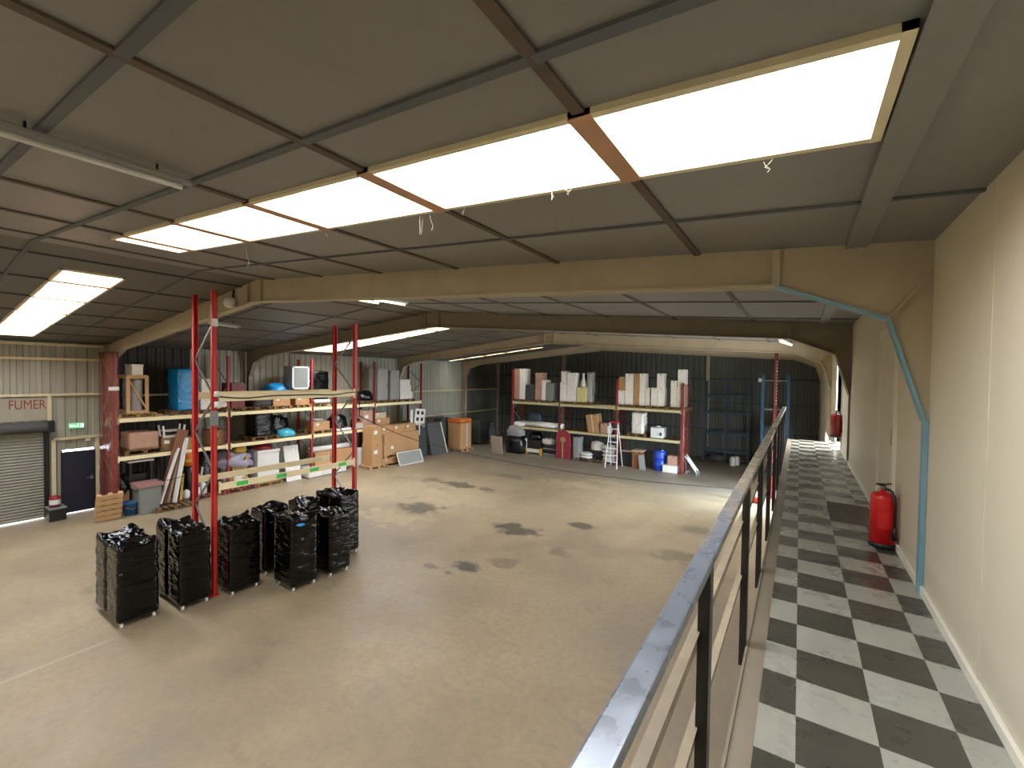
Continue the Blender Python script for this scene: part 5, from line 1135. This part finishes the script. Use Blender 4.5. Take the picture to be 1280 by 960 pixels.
# ------------------------------------------------------------------ walkway furniture
t = thing('guard_rail', 'black steel guard rail with two tan mid rails along the walkway', 'railing', (-.27, -3, WZ))
XR = -.285; ZR = 4.5-.62; Y0, Y1 = -4.6, 7.15
MB().box(XR-.03, XR+.03, Y0, Y1, ZR-.035, ZR).build('handrail', 'worn_rail_sheen', t, bevel=.006)
for y in (-3.72, -2.43, -1.06, .1, 1.35, 2.6, 3.85, 5.1, 6.2, 7.1): MB().box(XR-.008, XR+.03, y-.03, y+.03, WZ-.12, ZR-.03).build('post', 'steel_dark', t)
for z in (3.60, 3.27): MB().box(XR-.022, XR-.008, Y0, Y1, z-.03, z+.03).build('mid_rail', 'mid_rail', t); MB().box(XR-.03, XR+.0, Y0, Y1, z+.03, z+.036).build('mid_rail_cap', 'mid_rail', t)
def extinguisher(c0, label, m, s=1.0, ang=0, bracket=False):
    c0 = Vector(c0); t = thing('fire_extinguisher', label, 'fire extinguisher', tuple(c0)); R = .1*s
    MB().lathe(c0, [(R*.9, 0), (R*1.06, .01*s), (R*1.06, .045*s), (R, .05*s)], 24).build('base_ring', 'black_plastic', t, True)
    MB().lathe(c0+Vector((0, 0, .045*s)), [(R, 0), (R, .43*s), (R*.96, .455*s), (R*.8, .478*s), (R*.4, .49*s), (.022*s, .495*s), (.022*s, .52*s)], 28).build('cylinder', m, t, True)
    k = c0+Vector((0, 0, .56*s)); h = MB(); h.cyl(k+Vector((0, 0, -.0)), k+Vector((0, 0, .035*s)), .022*s); h.build('valve', 'zinc', t)
    d = Vector((math.cos(ang), math.sin(ang), 0))
    mb = MB(); mb.bar(k+d*-.02*s+Vector((0, 0, .045*s)), k+d*.075*s+Vector((0, 0, .055*s)), .025*s, .008*s); mb.bar(k+d*-.02*s+Vector((0, 0, .02*s)), k+d*.065*s+Vector((0, 0, .0)), .022*s, .008*s); mb.bar(k-d*.06*s+Vector((0, 0, .05*s)), k+Vector((0, 0, .045*s)), .04*s, .02*s); mb.build('lever', 'black_plastic', t)
    n_ = Vector((-d.y, d.x, 0))
    MB().tube([k+Vector((0, 0, .01*s))+n_*-.02*s, k+n_*-.09*s, k+n_*-.128*s+Vector((0, 0, -.12*s)), k+n_*-.128*s+Vector((0, 0, -.33*s))], .012*s).build('hose', 'black_plastic', t, True)
    MB().cyl(k+n_*-.128*s+Vector((0, 0, -.33*s)), k+n_*-.128*s+Vector((0, 0, -.45*s)), .014*s, .022*s).build('nozzle', 'black_plastic', t, True)
    MB().cyl(k+n_*.03*s+Vector((0, 0, .02*s)), k+n_*.045*s+Vector((0, 0, .02*s)), .018*s).build('gauge', 'paper', t)
    mb = MB(); nA = 10
    vs = []
    for z in (.2*s, .36*s): vs += [c0+Vector(((R+.001)*math.cos(ang+3.6+i*.13), (R+.001)*math.sin(ang+3.6+i*.13), z)) for i in range(nA)]
    mb.add(vs, [(i, i+1, nA+i+1, nA+i) for i in range(nA-1)]); mb.build('instruction_label', 'paper' if bracket else m, t, True)
    if bracket: MB().box(RX-.03, RX, c0.y-.03, c0.y+.03, c0.z+.1, c0.z+.4).build('wall_bracket', 'steel_dark', t)
    return t
q = onz(1105, 686, WZ)
extinguisher((q.x-.01, q.y+.06, WZ), 'bright red fire extinguisher standing on the walkway tiles by the wall', 'ext_red', 1.0, .643)
q = onx(1049, 555, RX-.12); 
extinguisher((RX-.115, 8.2, q.z), 'dark red fire extinguisher hung on the wall beside the bright doorway', 'ext_dark_red', 1.0, 2.6, True)
a, b_ = onz(1033, 628, WZ), onz(1046, 652, WZ)
one(MB().box(a.x-.0, RX-.06, b_.y, a.y, WZ, WZ+.015), 'door_mat', 'mat_brown', 'dark brown door mat on the chequered tiles before the flush door', 'mat', (a.x, a.y, WZ), bevel=.004)

# ------------------------------------------------------------------ lights hung from the roof, cobwebs, spot lamp
def roofpt(px, py, drop):
    d = ray(px, py); t_ = (5.55+.074*(RX-CAM.x)-CAM.z-drop)/(d.z+.074*d.x); return CAM+d*t_
def batten(a, b_, label, lit=False, tubes=1, w=.09):
    a, b_ = Vector(a), Vector(b_); d = (b_-a).normalized(); t = thing('fluorescent_light', label, 'ceiling light', tuple(a))
    MB().bar(a, b_, w, w*.55).build('housing', 'tube_white' if lit else 'grey_panel', t, bevel=.008)
    for k in range(tubes):
        off = d.cross(Vector((0, 0, 1)))*(.05*(k-(tubes-1)/2)*2)
        MB().cyl(a+d*.06+off+Vector((0, 0, -.045)), b_-d*.06+off+Vector((0, 0, -.045)), .018, n=10).build('tube', 'tube_daylit' if lit else 'tube_white', t, True)
    mb = MB()
    for p in (a+d*.2, b_-d*.2): mb.cyl(p+Vector((0, 0, .02)), Vector((p.x, p.y, rz(p.x))), .008, n=6)
    mb.build('hanger', 'steel_dark', t); return t
batten(roofpt(-40, 143, .06), roofpt(240, 230, .06), 'long unlit fluorescent batten at the upper left of the ceiling', w=.06)
batten(roofpt(434, 370, .12), roofpt(476, 377, .12), 'daylit fluorescent batten near the ridge beyond the first frame', True, 1)
batten(roofpt(460, 370.5, .12), roofpt(509, 379, .12), 'short daylit tube fitting beside the ridge batten', True, 1)
batten((-12.8, .95, 5.75), (-13.1, 1.9, 5.72), 'dim fluorescent batten on the left slope behind the red rack')
batten(roofpt(975, 425, .08), roofpt(990, 430, .08), 'daylit tube light above the dark red post', True, 1)
q = onx(292, 379, -9.9); t = thing('spot_lamp', 'white round spot lamp hung from the first roof frame', 'lamp', tuple(q))
MB().cyl(q+Vector((0, -.02, .05)), Vector((q.x, q.y, rz(q.x)-.02)), .02, n=8).build('stem', 'steel_dark', t); MB().lathe(q+Vector((0, -.06, -.12)), [(.02, 0), (.10, .03), (.13, .12), (.1, .21), (.02, .24)], 18).build('lamp_body', 'tube_white', t, True); MB().cyl(q+Vector((0, .12, 0)), q+Vector((0, .24, .04)), .06, .09, n=16).build('lamp_head', 'tube_white', t, True)
def cobweb(px, py, n, drop, label, seed, X=None):
    random.seed(seed); d = ray(px, py); s_ = .074; t_ = (5.55+s_*(RX-CAM.x)-CAM.z-.035)/(d.z+s_*d.x); p = CAM+d*t_
    t = thing('cobweb', label, 'cobweb', tuple(p))
    for k in range(n):
        a = p+Vector((random.uniform(-.12, .12), random.uniform(-.01, .02), 0)); L_ = drop*random.uniform(.5, 1); w = random.uniform(-.05, .05)
        MB().tube([a, a+Vector((w*.3, 0, -L_*.35)), a+Vector((w, .01, -L_*.7)), a+Vector((w*.6, 0, -L_))], 0.0014, 5).build('strand', 'web', t, True)
cobweb(537, 268, 3, .16, 'dusty cobweb strands hanging from the middle of the roof light edge', 1)
cobweb(566, 262, 1, .1, 'single dusty strand beside the middle glazing bar', 2)
cobweb(700, 238, 4, .05, 'tangled cobweb along the edge of the second roof light pane', 3)
cobweb(985, 195, 2, .06, 'wispy cobweb under the near roof light pane', 4)
cobweb(305, 308, 1, .3, 'long hanging thread near the far end of the roof light', 5)
cobweb(415, 288, 2, .07, 'small cobweb under the fourth roof light pane', 6)

# ------------------------------------------------------------------ light
w = bpy.data.worlds.new('world'); S.world = w; w.use_nodes = True; bg = w.node_tree.nodes['Background']
bg.inputs[0].default_value = (.86, .93, 1, 1); bg.inputs[1].default_value = 3.5
def area(name, loc, size, sy, rot, power, col):
    l = bpy.data.lights.new(name, 'AREA'); l.shape = 'RECTANGLE'; l.size = size; l.size_y = sy; l.energy = power; l.color = col
    o = bpy.data.objects.new(name, l); COL.objects.link(o); o.location = loc; o.rotation_euler = rot; return o
area('doorway_daylight', (RX+.3, (OP0+OP1)/2, (WZ+OPT)/2), 1.9, 1.5, (0, math.pi/2, 0), 60, (1, .97, .92))
ld = area('loading_daylight', (RX+.6, 13.6, 2.0), 1.0, 2.6, (0, 0, 0), 190, (.62, .80, 1)); ld.data.spread = 1.5
ld.rotation_euler = (Vector((-2.6, 14.0, 0))-ld.location).to_track_quat('-Z', 'Y').to_euler()
S.view_settings.view_transform = 'Standard'; S.view_settings.look = 'None'; S.view_settings.exposure = 1.5; S.view_settings.gamma = 1.1
